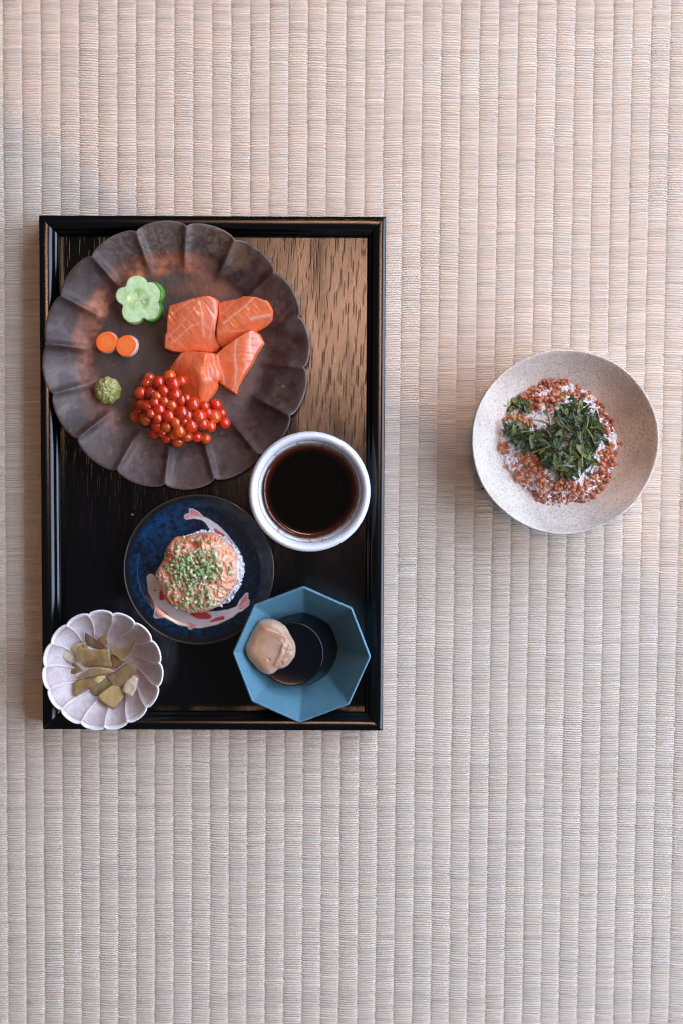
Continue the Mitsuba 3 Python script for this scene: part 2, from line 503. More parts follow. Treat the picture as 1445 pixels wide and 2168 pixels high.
if m.face_normals[0][2] < 0:
    m = trimesh.Trimesh(to_tray(v), f[:, ::-1], process=False)
part(tray, 'panel', m, 'lacquer_panel')
b = trimesh.creation.box((PW, PH, 0.004)); b.apply_translation([0, 0, 0.0045])
part(tray, 'underside', (to_tray(b.vertices), b.faces), 'lacquer_rail', smooth=False)
p = at(284, 1087, ZP)
solo('water_drop', dish(p, ZP - 0.0004, [(0.0004, 0.0014), (0.0012, 0.0013), (0.0020, 0.0010), (0.0026, 0.0005), (0.0028, 0), (0.001, 0)], 32), 'water',
     'single clear water drop lying on the black tray left of the koi plate', 'water drop')

# ------------------------------------------------------------------ brown scalloped plate
NL, OFF = 16, math.radians(17.3)
PZ = ZP + 0.0042                                                      # the plate stands on a tall foot ring
pc = at(372, 753, PZ + 0.020)[:2]
PR = 283 / PXM * (1 - 0.032 / D)
inner = [(t * PR, 0.0052 + 0.0004 * t) for t in np.linspace(0.015, 0.60, 48)]
slope = resample([(0.60 * PR, 0.00545), (0.66 * PR, 0.0062), (0.74 * PR, 0.0098), (0.86 * PR, 0.0145), (0.96 * PR, 0.0183), (0.987 * PR, 0.0190)], 0.0008)
rim = [(0.997 * PR, 0.0188), (1.0 * PR, 0.0180), (0.998 * PR, 0.0170), (0.97 * PR, 0.0150), (0.85 * PR, 0.0100), (0.70 * PR, 0.0035), (0.62 * PR, 0.0022), (0.61 * PR, -0.0042), (0.57 * PR, -0.0042), (0.56 * PR, 0.0018), (0.02, 0.0018)]
prof = np.vstack([inner, slope, rim])
rs = prof[:, 0] / PR
top_n = len(inner) + len(slope)


def petal(t, n, off):
    """0 at a notch, 1 in the middle of a petal."""
    q = ((t - off) / (2 * np.pi) * n) % 1.0
    return 4 * q * (1 - q), q


rim_no = np.arange(len(prof))


def plate_r(t, s):
    e, q = petal(t, NL, OFF)
    k = rs[s.astype(int)]
    w = smoothstep(0.66, 1.0, k)
    return 1 - w * 0.052 * (1 - (np.clip(e, 0, 1) + 0.002) ** 0.45) + w * 0.006 * (fbm2(np.cos(t) * 2, np.sin(t) * 2, 1, 5, 2) - 0.5)


def plate_z(t, s):
    e, q = petal(t, NL, OFF)
    k = rs[s.astype(int)]
    up = (s < top_n + 2)
    w = smoothstep(0.60, 0.75, k) * (1 - 0.45 * smoothstep(0.85, 1.0, k))
    x, y = k * np.cos(t), k * np.sin(t)
    lump = 0.0009 * (fbm2(x, y, 7, 12, 3) - 0.5) + 0.00025 * (fbm2(x, y, 60, 13, 2) - 0.5)
    return np.where(up, w * (0.0030 * np.exp(-(np.minimum(q, 1 - q) * 2 * np.pi / NL * k * PR / 0.0030) ** 2) - 0.0016 * e) + lump, -w * 0.002 * e)


m = dish(pc, PZ, prof, 640, plate_r, plate_z)
v = m.vertices
x, y = (v[:, 0] - pc[0]) / PR, (v[:, 1] - pc[1]) / PR
rr, th = np.hypot(x, y), np.degrees(np.arctan2(y, x))
n1, n2, n3 = fbm2(x, y, 3.2, 1), fbm2(x, y, 9, 2), fbm2(x, y, 55, 3, 3)


def sector(a, w):
    d = np.abs((th - a + 180) % 360 - 180)
    return smoothstep(w, w * 0.45, d)


maroon, slate, orange, grey, tan, disc, mauve = (np.array(c) for c in ((0.052, 0.028, 0.024), (0.056, 0.043, 0.042), (0.36, 0.14, 0.072), (0.155, 0.150, 0.148), (0.19, 0.145, 0.09), (0.062, 0.053, 0.047), (0.105, 0.078, 0.072)))
c = mix(np.broadcast_to(maroon, v.shape), np.array([0.082, 0.056, 0.053]), smoothstep(0.3, 0.7, n2))
left = smoothstep(60, 130, np.abs(th))
c = mix(c, slate, left * smoothstep(0.66, 0.80, rr + 0.25 * (n1 - 0.5)) * 0.85)
c = mix(c, np.array([0.090, 0.064, 0.060]), sector(-95, 55) * smoothstep(0.6, 0.8, rr) * 0.8)
ringo = smoothstep(0.52, 0.63, rr + 0.10 * (n1 - 0.5)) * smoothstep(0.84, 0.70, rr + 0.22 * (n1 - 0.5))
c = mix(c, orange, ringo * np.clip(sector(160, 75) + sector(105, 45) * 0.6, 0, 1) * (0.35 + 0.95 * smoothstep(0.38, 0.60, n2 * 0.7 + n1 * 0.3)) * (0.7 + 0.5 * n3))
c = mix(c, np.array([0.16, 0.085, 0.06]), ringo * sector(-140, 40) * 0.55)
c = mix(c, grey, sector(-164, 17) * smoothstep(0.70, 0.80, rr + 0.3 * (n2 - 0.5)) * 0.8)
c = mix(c, np.array([0.20, 0.155, 0.12]), sector(-150, 15) * smoothstep(0.45, 0.6, n2) * smoothstep(0.75, 0.85, rr) * 0.7)
c = mix(c, np.array([0.125, 0.105, 0.092]), sector(90, 45) * smoothstep(0.74, 0.86, rr + 0.2 * (n1 - 0.5)) * (0.3 + 0.7 * smoothstep(0.3, 0.6, n3)))
c = mix(c, np.array([0.16, 0.15, 0.145]), smoothstep(0.56, 0.72, fbm2(x, y, 14, 77, 4)) * smoothstep(0.62, 0.75, rr) * 0.25)
c = mix(c, np.array([0.030, 0.022, 0.022]), smoothstep(0.55, 0.70, fbm2(x, y, 6, 78, 4)) * 0.6)
c = mix(c, tan, sector(62, 14) * smoothstep(0.5, 0.62, n2) * smoothstep(0.6, 0.8, rr) * 0.45)
flat = smoothstep(0.66, 0.58, rr + 0.05 * (n1 - 0.5))
c = mix(c, mix(np.broadcast_to(disc, v.shape), mauve, smoothstep(-0.1, 0.45, x - 0.5 * y + 0.3 * (n1 - 0.5))), flat * 0.92)
c = mix(c, orange * 0.75, sector(75, 45) * smoothstep(0.38, 0.56, rr) * smoothstep(0.70, 0.58, rr) * smoothstep(0.3, 0.6, n1) * 0.7)
c = mix(c, np.array([0.05, 0.05, 0.052]), sector(95, 40) * smoothstep(0.30, 0.42, rr) * smoothstep(0.52, 0.44, rr) * 0.6)
c *= (0.80 + 0.40 * n3)[:, None] * np.array([0.95, 0.80, 0.72])
pr_ = np.random.default_rng(8)
for _ in range(70):                                                # ash specks and iron pits in the clay
    a, q, sz = pr_.random() * 6.283, math.sqrt(pr_.random()) * 0.97, pr_.uniform(0.004, 0.013)
    d = np.hypot(x - q * math.cos(a), y - q * math.sin(a))
    c = mix(c, np.array([0.30, 0.22, 0.14]) if pr_.random() < 0.55 else np.array([0.018, 0.012, 0.010]), smoothstep(sz, sz * 0.4, d) * pr_.uniform(0.4, 0.9))
edge = (np.abs(rr - plate_r(np.arctan2(y, x), np.full(len(v), top_n + 1.0))) < 0.012)
c = mix(c, np.array([0.17, 0.145, 0.12]), edge * (0.35 + 0.4 * n2) * smoothstep(0.25, 0.5, n1))
solo('scalloped_plate', m, 'stoneware', 'large round brown stoneware plate with sixteen scalloped petals, holding the salmon', 'plate', color=np.clip(c, 0.005, 0.9))
ZF = PZ + 0.0056                                                      # the plate's flat

# ------------------------------------------------------------------ cucumber flower, carrots, wasabi
O5 = (80, 560, 5.16)
lobes = [(1075, 232, 120), (1232, 318, 136), (1236, 500, 122), (1040, 515, 132), (946, 342, 106)]
ZC = ZF + 0.011
lob = [(at(O5[0] + a / 5.16, O5[1] + b / 5.16, ZC)[:2], q / 5.16 / PXM * 0.985) for a, b, q in lobes]
cc = np.mean([a for a, _ in lob], 0)
flower = unary_union([Point(*a).buffer(q, 24) for a, q in lob] + [Point(*cc).buffer(0.0135)]).buffer(-0.0012).buffer(0.0024).buffer(-0.0012)
rind_zone = [Point(*(np.array(lob[i][0]))).buffer(lob[i][1] + 0.0002, 24).difference(Point(*(np.array(lob[i][0]) - np.array(o))).buffer(lob[i][1] * 1.02, 24)).difference(flower.buffer(-0.0026)) for i, o in ((1, (0.0031, 0.0006)), (2, (0.0026, -0.0024)))]
cuke = thing('cucumber_slice', 'flower-cut pale green cucumber slice with a strip of dark skin on two petals', 'cucumber')


def cuke_col(x, y, z, d):
    a, q = np.arctan2(y - cc[1], x - cc[0]), np.hypot(x - cc[0], y - cc[1])
    n = fbm2(x, y, 500, 4, 3)
    c = mix(np.broadcast_to([0.43, 0.62, 0.27], (len(x), 3)), np.array([0.54, 0.69, 0.39]), smoothstep(0.3, 0.7, n))
    star = smoothstep(0.35, 0.95, np.abs(np.cos(a * 1.5 + 0.6))) * smoothstep(0.0100, 0.007, q)
    c = mix(c, np.array([0.31, 0.47, 0.14]), star * 0.85)
    c = mix(c, np.array([0.62, 0.74, 0.50]), smoothstep(0.12, 0.0, np.abs(np.cos(a * 1.5 + 0.6))) * smoothstep(0.010, 0.004, q) * 0.8)
    return mix(c, np.array([0.34, 0.55, 0.16]), smoothstep(0.0016, 0.0, d) * 0.7)


m, c = mound(np.array(flower.exterior.coords)[:-1], 0.0006, lambda x, y, d: ZF + 0.0015 + 0.0095 * rounded(d, 0.0012, 2.0) - 0.0006 * smoothstep(0.009, 0.003, np.hypot(x - cc[0], y - cc[1])) + 0.00025 * (fbm2(x, y, 350, 6, 2) - 0.5), ZF, cuke_col)
part(cuke, 'flesh', m, 'wet', color=c)
for g in rind_zone:
    g = max(getattr(g, 'geoms', [g]), key=lambda q: q.area).buffer(-0.0003).buffer(0.0005)
    g = max(getattr(g, 'geoms', [g]), key=lambda q: q.area)
    m, c = mound(np.array(g.exterior.coords)[:-1], 0.0006, lambda x, y, d: ZF + 0.003 + 0.0083 * rounded(d, 0.0010, 2), ZF + 0.0006, lambda x, y, z, d: mix(np.broadcast_to([0.035, 0.20, 0.02], (len(x), 3)), np.array([0.13, 0.38, 0.05]), fbm2(x, y, 300, 7, 2)))
    part(cuke, 'skin', m, 'wet', color=c, label='dark green skin on the petal edge')
for k in range(7):
    a = k * 2 * math.pi / 7 + 0.4
    q = 0.0042 + 0.0012 * (k % 2)
    e = trimesh.creation.icosphere(2, 1.0)
    e.apply_scale([0.0021, 0.0008, 0.0006])
    e.apply_transform(trimesh.transformations.rotation_matrix(a, [0, 0, 1]))
    e.apply_translation([cc[0] + q * math.cos(a), cc[1] + q * math.sin(a), ZF + 0.0102])
    part(cuke, 'seed', e, 'wet', color=np.tile([0.50, 0.62, 0.30], (len(e.vertices), 1)))

for (a, b), rad, lab in (((748, 848), 23, 'left one of two touching carrot coins on the brown plate'), ((968, 888), 23.5, 'right one of two touching carrot coins, with pale skin on its right edge')):
    p = at(O5[0] + a / 5.16, O5[1] + b / 5.16, ZF + 0.008)
    R = rad / PXM
    ang = np.arange(40) / 40 * 2 * np.pi
    ring = np.stack([p[0] + R * (1 + 0.03 * np.sin(2 * ang + a) + 0.015 * np.sin(3 * ang)) * np.cos(ang), p[1] + R * (1 + 0.03 * np.sin(2 * ang + a)) * np.sin(ang)], -1)
    right = lab.startswith('right')

    def carrot_col(x, y, z, d, p=p, R=R, right=right):
        q, n = np.hypot(x - p[0], y - p[1]) / R, fbm2(x, y, 900, 5, 2)
        c = mix(np.broadcast_to([0.82, 0.115, 0.012], (len(x), 3)), np.array([0.86, 0.155, 0.022]), n)
        c = mix(c, np.array([0.80, 0.19, 0.03]), smoothstep(0.50, 0.40, q) * 0.6)
        c = mix(c, np.array([0.85, 0.36, 0.14]), smoothstep(0.07, 0.0, np.abs(q - 0.46)) * 0.25)
        s = smoothstep(0.0007, 0.0003, d)
        if right:
            s = np.maximum(s, smoothstep(0.0016, 0.0011, d) * smoothstep(0.3, 0.7, (x - p[0]) / R - 0.15 * (y - p[1]) / R))
        return mix(c, np.array([0.72, 0.50, 0.42]), s * 0.85)
    m, c = mound(ring, 0.0005, lambda x, y, d: ZF + 0.001 + 0.0065 * rounded(d, 0.0009, 2), ZF + 0.0002, carrot_col)
    solo('carrot_slice', m, 'moist', lab, 'carrot', color=c)

p = at(225.3, 826.5, ZF + 0.008)
R = 28 / PXM
ang = np.arange(50) / 50 * 2 * np.pi
ring = np.stack([p[0] + R * (1 + 0.10 * (fbm2(np.cos(ang) * 3, np.sin(ang) * 3, 1, 9) - 0.5) + 0.03 * np.sin(9 * ang)) * np.cos(ang), p[1] + R * (1 + 0.08 * (fbm2(np.cos(ang) * 3, np.sin(ang) * 3, 1, 9) - 0.5) + 0.03 * np.sin(9 * ang)) * np.sin(ang)], -1)
m, c = mound(ring, 0.0004, lambda x, y, d: ZF + 0.001 + 0.0115 * rounded(d, R * 0.95, 2.0) + 0.0022 * (fbm2(x, y, 420, 3, 3) - 0.5) + 0.0016 * (fbm2(x, y, 900, 4, 2) - 0.5) * rounded(d, 0.002), ZF + 0.0002,
             lambda x, y, z, d: mix(np.broadcast_to([0.25, 0.24, 0.055], (len(x), 3)), np.array([0.44, 0.43, 0.17]), smoothstep(0.3, 0.7, fbm2(x, y, 700, 6, 3))))
solo('wasabi_mound', m, 'moist', 'small ball of grated green wasabi on the brown plate', 'wasabi', color=c)

# ------------------------------------------------------------------ salmon
O4 = (330, 610, 5.558)
Q4 = lambda a, b, h: np.append(at(O4[0] + a / 5.558, O4[1] + b / 5.558, ZF + 0.018)[:2], h * 0.001)


def salmon(outline, planes, fat, grain, label, base_c, edge=0.0013):
    out = np.array(Polygon(pts(outline, *O4, ZF + 0.018)).buffer(0.0007).exterior.coords)[:-1]
    if Polygon(out).length:
        out = np.array([Polygon(out).exterior.interpolate(t, normalized=True).coords[0] for t in np.arange(110) / 110])
    pl = []
    for tri in planes:
        a, b, c = (Q4(*q) for q in tri)
        n = np.cross(b - a, c - a)
        pl.append((-n[0] / n[2], -n[1] / n[2], a[2] + (n[0] * a[0] + n[1] * a[1]) / n[2]))
    lines = [(LineString([Q4(*q, 0)[:2] for q in ln]), w * 0.001, s) for ln, w, s in fat]
    ga = math.radians(grain)

    def dist(x, y):
        return [(shapely.distance(ln, shapely.points(np.column_stack([x, y]))), w, s) for ln, w, s in lines]

    def top(x, y, d):
        zs = np.array([a * x + b * y + c for a, b, c in pl])
        k = 0.0013
        z = -k * np.log(np.exp(-(zs - zs.min(0)) / k).sum(0)) + zs.min(0)
        g = x * math.cos(ga) + y * math.sin(ga)
        h = y * math.cos(ga) - x * math.sin(ga)
        z = z * (0.30 + 0.70 * rounded(d, edge, 2.3))
        z = z + 0.00042 * (fbm2(g, h * 0.22, 620, 6, 3) - 0.5) + 0.0007 * (fbm2(x, y, 110, 8, 2) - 0.5)
        for q, w, s in dist(x, y):
            z = z - 0.00012 * s * np.exp(-(q / (w * 0.8)) ** 2)
        return ZF + np.maximum(z, 0.002)

    def col(x, y, z, d):
        n, n2 = fbm2(x, y, 150, 2, 3), fbm2(x * math.cos(ga) + y * math.sin(ga), (y * math.cos(ga) - x * math.sin(ga)) * 0.2, 1100, 5, 2)
        c = np.asarray(base_c) * (0.88 + 0.24 * n)[:, None] * (0.88 + 0.24 * n2)[:, None]
        c = mix(c, c * np.array([1.0, 1.15, 1.2]), smoothstep(0.5, 0.75, n) * 0.5)
        for q, w, s in dist(x, y):
            f = s * np.exp(-(q / (w * 0.95)) ** 2) * (0.55 + 0.8 * (fbm2(x, y, 500, 9, 2) - 0.1))
            c = mix(c, np.array([0.78, 0.42, 0.33]), np.clip(f, 0, 0.9))
            c = mix(c, np.array([0.78, 0.24, 0.12]), np.clip(s * np.exp(-(q / (w * 3.2)) ** 2) * 0.35, 0, 1))
        return np.clip(c, 0.01, 0.9)
    m, c = mound(out, 0.0006, top, ZF + 0.0004, col)
    solo('salmon_chunk', m, 'fish', label, 'salmon', 'raw salmon chunks on the brown plate', color=c)


SAL = (0.70, 0.135, 0.040)
salmon([(160, 205), (280, 172), (400, 132), (520, 105), (620, 90), (690, 115), (728, 150), (722, 330), (700, 440), (695, 540), (715, 610), (742, 680), (700, 735), (640, 755), (560, 740), (440, 730), (330, 755), (190, 742), (95, 705), (105, 540), (125, 520), (128, 400), (140, 300)],
       [((150, 250, 19), (600, 150, 23), (300, 650, 18)), ((560, 170, 23), (570, 600, 19), (725, 400, 17.0)), ((250, 600, 18.0), (560, 420, 20.0), (400, 740, 11.5)), ((440, 640, 16), (700, 610, 15), (600, 760, 8))],
       [([(530, 165), (555, 300), (560, 420), (565, 560)], 0.65, 0.9), ([(110, 610), (250, 480), (420, 290), (520, 165)], 0.8, 0.30), ([(180, 650), (280, 570), (420, 450), (545, 400)], 0.6, 0.45), ([(715, 250), (680, 400), (640, 560)], 0.9, 0.45), ([(170, 330), (300, 230), (440, 140)], 0.7, 0.3)],
       35, 'largest raw salmon chunk, top left of the four', (0.66, 0.130, 0.042))
salmon([(732, 165), (830, 142), (950, 125), (1030, 92), (1180, 105), (1310, 150), (1365, 250), (1355, 370), (1300, 430), (1180, 485), (1080, 530), (960, 590), (860, 640), (760, 690), (705, 610), (712, 480), (735, 330)],
       [((740, 300, 15), (1100, 110, 19), (800, 430, 17.5)), ((1160, 110, 21), (760, 480, 18), (1340, 330, 18.5)), ((720, 530, 17.0), (980, 500, 17.5), (780, 680, 9)), ((1100, 440, 17), (1350, 330, 16), (1250, 470, 9))],
       [([(1165, 110), (1060, 210), (940, 300), (800, 410)], 0.7, 0.75), ([(1340, 320), (1240, 330), (1120, 360)], 1.1, 0.7), ([(720, 520), (850, 500), (980, 500), (1100, 490)], 0.5, 0.35), ([(930, 140), (850, 230), (770, 300)], 0.7, 0.3)],
       40, 'raw salmon chunk at the top right of the four, with a rounded right end', SAL)
salmon([(960, 580), (1040, 530), (1130, 490), (1210, 540), (1260, 640), (1180, 760), (1100, 920), (1010, 1050), (955, 1150), (930, 1240), (870, 1205), (740, 1110), (760, 1000), (705, 900), (690, 790), (800, 690)],
       [((700, 800, 14), (960, 600, 18), (900, 1150, 11)), ((1130, 500, 17), (940, 1100, 14), (1200, 700, 12)), ((720, 900, 13), (760, 1050, 11), (900, 900, 17))],
       [([(720, 775), (740, 920), (785, 1010), (800, 1110)], 0.75, 1.0), ([(952, 590), (930, 800), (945, 950), (930, 1140), (900, 1190)], 0.75, 1.0), ([(1128, 510), (1110, 650), (1128, 825)], 0.6, 0.95), ([(1210, 590), (1240, 640)], 1.4, 0.4)],
       80, 'pointed raw salmon chunk with two white fat lines, lower right of the four', SAL)
salmon([(285, 765), (360, 740), (430, 745), (560, 752), (690, 770), (700, 850), (720, 930), (762, 1000), (745, 1075), (712, 1110), (715, 1150), (690, 1200), (600, 1330), (480, 1390), (250, 1340), (60, 1060), (150, 930)],
       [((430, 800, 24), (560, 1100, 22), (100, 1040, 4)), ((430, 800, 24), (560, 1080, 22), (720, 900, 18)), ((560, 1080, 22), (740, 1010, 18.5), (600, 1320, 12)), ((300, 760, 15), (420, 745, 17), (300, 1000, 18))],
       [([(310, 770), (270, 860), (210, 960)], 0.7, 0.35), ([(420, 760), (420, 880), (530, 1000), (570, 1080)], 0.5, 0.25), ([(590, 1075), (640, 1060)], 1.2, 0.4)],
       10, 'raw salmon chunk with a raised ridge, half covered by the orange roe', (0.72, 0.128, 0.034))

# ------------------------------------------------------------------ salmon roe: every egg by itself
eggs = [(280, 320, 80), (255, 400, 75), (440, 375, 80), (575, 305, 90), (635, 400, 92), (730, 355, 70), (510, 490, 80), (660, 545, 92), (190, 520, 85), (340, 520, 85), (125, 670, 65), (210, 670, 70), (295, 690, 80),
        (450, 740, 85), (520, 630, 74), (615, 680, 80), (740, 610, 80), (805, 590, 66), (895, 665, 92), (1045, 690, 68), (1175, 665, 75), (1245, 780, 68), (1160, 830, 92), (1285, 915, 80), (1110, 960, 80), (975, 830, 98),
        (1020, 920, 80), (750, 780, 96), (825, 815, 78), (575, 820, 88), (665, 905, 74), (545, 960, 80), (410, 950, 88), (255, 860, 92), (100, 830, 80), (350, 1050, 75), (510, 1110, 75), (660, 1150, 85), (715, 1020, 88),
        (800, 1095, 72), (870, 950, 92), (920, 1090, 80), (1030, 1120, 75), (430, 850, 66), (780, 900, 66), (345, 790, 64), (160, 760, 66), (390, 640, 70), (600, 1060, 70), (1080, 780, 70), (460, 1040, 70), (420, 560, 70)]
balls = []
for a, b, q in sorted(eggs, key=lambda e: -math.hypot(e[0] - 640, (e[1] - 780) * 1.1)):
    rad = q / 6.2826 / PXM * 1.0
    p = at(270 + a / 6.2826, 750 + b / 6.2826, ZF + 0.010)
    z = ZF + rad
    if 380 < a < 960 and b < 680:                                      # these lie against the salmon
        z = ZF + rad + 0.012 * smoothstep(760, 420, b)
    for x1, y1, z1, r1 in balls:
        dd, rs_ = math.hypot(p[0] - x1, p[1] - y1), (rad + r1) * 0.93
        if dd < rs_:
            z = max(z, z1 + math.sqrt(rs_ ** 2 - dd ** 2) * 0.80)
    z = min(z, ZF + 0.022)
    balls.append((p[0], p[1], z, rad))
egg = mikit.ply(trimesh.creation.icosphere(3, 1.0), None, smooth=True)
yolk_ = mikit.ply(trimesh.creation.icosphere(3, 1.0), None, smooth=True)
rr_ = np.random.default_rng(4)
for x, y, z, q in balls:
    mat_ = rr_.choice(['roe', 'roe_amber', 'roe_deep'], p=[0.45, 0.33, 0.22])
    t_ = thing('salmon_roe', 'shiny orange salmon egg in the pile on the brown plate', 'salmon roe', 'salmon eggs in the pile on the brown plate')
    tw_ = T().translate([x, y, z]).rotate([0, 0, 1], rr_.uniform(0, 360)).scale([q, q * 0.98, q * 0.95])
    scene[t_ + '__membrane'] = {**egg, 'bsdf': {'type': 'ref', 'id': mat_}, 'to_world': tw_}
    o_ = rr_.uniform(-0.16, 0.16, 2)
    scene[t_ + '__yolk'] = {**yolk_, 'bsdf': {'type': 'ref', 'id': mat_.replace('roe', 'yolk')}, 'to_world': tw_ @ T().translate([float(o_[0]) * 0.6, float(o_[1]) * 0.6, -0.10]).scale(0.74)}

# ------------------------------------------------------------------ blue koi plate
kc = at(420.5, 1206.5, ZP + 0.014)[:2]
KR = 160.5 / PXM * (1 - 0.021 / D)
kin = [(t * KR, 0.0042) for t in np.linspace(0.02, 0.76, 84)]
ksl = resample([(0.76 * KR, 0.0042), (0.84 * KR, 0.0055), (0.92 * KR, 0.0095), (0.965 * KR, 0.0125), (0.985 * KR, 0.0132)], 0.0005)
prof = np.vstack([kin, ksl, [(0.995 * KR, 0.0130), (1.0 * KR, 0.0122), (0.995 * KR, 0.0112), (0.90 * KR, 0.0055), (0.62 * KR, 0.002), (0.60 * KR, 0.0), (0.55 * KR, 0.0), (0.54 * KR, 0.002), (0.01, 0.002)]])
m = dish(kc, ZP, prof, 760, zmod=lambda t, s: 0.00015 * np.sin(3 * t) * (s > 90))
v = m.vertices
K3 = lambda q: pts(q, 240, 890, 2.5804, ZP + 0.0045)
kx, ky = (v[:, 0] - kc[0]) / KR, (v[:, 1] - kc[1]) / KR
kr = np.hypot(kx, ky)
n1, n2, n3 = fbm2(kx, ky, 3, 3), fbm2(kx, ky, 22, 4), fbm2(kx, ky, 70, 5, 3)
blue = np.clip(smoothstep(0.36, 0.68, n2 * 0.55 + n3 * 0.25 + n1 * 0.2 + 0.10 * (-kx * 0.8 + 0.1)), 0, 1)
c = mix(np.broadcast_to([0.006, 0.009, 0.017], v.shape), np.array([0.007, 0.040, 0.105]), blue * (0.15 + 0.85 * smoothstep(0.35, -0.4, kx)))
c = mix(c, np.array([0.015, 0.085, 0.18]), smoothstep(0.58, 0.75, n3) * blue * 0.5)
c = mix(c, np.array([0.010, 0.010, 0.011]), smoothstep(0.86, 0.95, kr))
c = mix(c, np.array([0.06, 0.05, 0.042]), smoothstep(0.020, 0.006, np.abs(kr - 0.992)) * 0.7)


def paint(c, geom, colour, aa=0.00035):
    pt = shapely.points(v[:, :2])
    inside = shapely.contains(geom, pt)
    d = shapely.distance(geom.boundary, pt) * np.where(inside, -1, 1)
    w = smoothstep(aa, -aa, d) * (v[:, 2] > ZP + 0.003)
    return mix(c, colour, w)


def taper(line, widths):
    q = K3(line)
    t = np.linspace(0, len(q) - 1, 120)
    x, y, w = (np.interp(t, np.arange(len(q)), a) for a in (q[:, 0], q[:, 1], np.array(widths) / 2.5804 / PXM))
    return unary_union([Point(a, b).buffer(s, 12) for a, b, s in zip(x, y, w)])


WHT, PINK, RED = np.array([0.60, 0.55, 0.55]), np.array([0.56, 0.20, 0.19]), np.array([0.48, 0.055, 0.055])
for shape in (taper([(205, 860), (232, 925), (300, 1010), (380, 1060), (470, 1085), (560, 1080), (640, 1055), (690, 1025)], [22, 42, 62, 62, 50, 36, 24, 14]),
              taper([(470, 525), (515, 550), (555, 590), (595, 640), (640, 710), (675, 790)], [8, 14, 26, 34, 40, 40]),
              Polygon(K3([(232, 1000), (222, 1070), (235, 1080), (275, 1078), (318, 1058)])), Polygon(K3([(400, 1100), (408, 1135), (422, 1144), (468, 1118)])),
              Polygon(K3([(660, 1050), (690, 985), (725, 942), (737, 942), (738, 975), (747, 985), (742, 1010), (700, 1045)])),
              Polygon(K3([(500, 535), (470, 500), (432, 480), (414, 484), (416, 505), (392, 514), (386, 530), (398, 543), (440, 536), (490, 545)])), Polygon(K3([(692, 792), (716, 806), (720, 830), (696, 850)]))):
    c = paint(c, shape.buffer(0), WHT)
for poly in ([(236, 1012), (227, 1068), (240, 1075), (280, 1072), (306, 1058)], [(406, 1104), (412, 1132), (424, 1139), (458, 1119)], [(680, 1035), (698, 985), (728, 948), (734, 950), (734, 978), (743, 986), (737, 1006), (705, 1032)],
             [(488, 528), (466, 504), (430, 485), (419, 488), (421, 509), (397, 517), (392, 530), (402, 538), (440, 530)], [(697, 798), (712, 808), (716, 828), (698, 842)]):
    g = Polygon(K3(poly)).buffer(0)
    c = paint(c, g, PINK)
    q = K3(poly)
    for t in np.linspace(0.12, 0.88, 6):                                # fin rays
        c = paint(c, LineString([q[0] * 0.9 + q.mean(0) * 0.1, q[len(q) // 2] * t + q[-2] * (1 - t)]).buffer(0.00016), np.array([0.60, 0.40, 0.38]), 0.0002)
for blob, w in (([(430, 1060), (470, 1068), (520, 1075)], [8, 18, 12]), ([(500, 1058), (528, 1072)], [12, 10]), ([(535, 1098), (570, 1086), (598, 1080)], [6, 9, 11]), ([(556, 596), (572, 615), (596, 632)], [6, 12, 14]), ([(228, 928), (229, 929)], [6, 6]), ([(262, 940), (266, 970)], [10, 14])):
    c = paint(c, taper(blob, w), RED)
solo('koi_plate', m, 'glaze', 'round glossy dark blue plate painted with two white and red koi', 'plate', color=np.clip(c, 0.003, 0.9))

# rice puck, tartare, sesame
O2 = (320, 1110, 6.881)
ZK = ZP + 0.0044
rc = at(432, 1209, ZK + 0.014)[:2]
RPR = 81.0 / PXM * 0.975
ang = np.arange(72) / 72 * 2 * np.pi
ring = np.stack([rc[0] + RPR * (1 + 0.02 * np.sin(5 * ang) + 0.012 * np.sin(9 * ang + 1)) * np.cos(ang), rc[1] + RPR * (1 + 0.02 * np.sin(5 * ang)) * np.sin(ang)], -1)
puck = thing('rice_puck', 'round pressed puck of white rice on the koi plate under the pink topping', 'rice')
m, c = mound(ring, 0.0011, lambda x, y, d: ZK + 0.002 + 0.017 * rounded(d, 0.006, 2.6) + 0.001 * (fbm2(x, y, 260, 4, 2) - 0.5), ZK, lambda x, y, z, d: np.tile([0.66, 0.66, 0.68], (len(x), 1)))
part(puck, 'mass', m, 'moist', color=c)


def grain_mesh():
    g = trimesh.creation.icosphere(2, 1.0)
    w = g.vertices
    w[:, 1] *= 1 - 0.15 * w[:, 0]
    g.vertices = w * [1.0, 0.42, 0.40]
    return g


GR = grain_mesh()


def scatter(spots, size, mesh, r, flat=0.5):
    """One mesh of many copies, for what nobody could count."""
    vs, fs = [], []
    for k, p in enumerate(spots):
        q = mesh.copy()
        q.apply_scale(size * r.uniform(0.85, 1.15))
        q.apply_transform(trimesh.transformations.euler_matrix(r.normal(0, flat), r.normal(0, flat), r.uniform(0, 6.28)))
        vs.append(q.vertices + p)
        fs.append(q.faces + k * len(q.vertices))
    return trimesh.Trimesh(np.vstack(vs), np.vstack(fs), process=False)


r = np.random.default_rng(21)
spots = []
for k in range(330):
    a, t = r.uniform(0, 6.283), r.random()
    spots.append([rc[0] + RPR * (0.97 + 0.02 * math.sin(5 * a)) * math.cos(a), rc[1] + RPR * (0.97 + 0.02 * math.sin(5 * a)) * math.sin(a), ZK + 0.0015 + 0.0155 * t])
gm = scatter(spots, 0.0026, GR, r)
part(puck, 'grains', gm, 'moist', color=np.tile([0.70, 0.70, 0.73], (len(gm.vertices), 1)), kind='stuff')

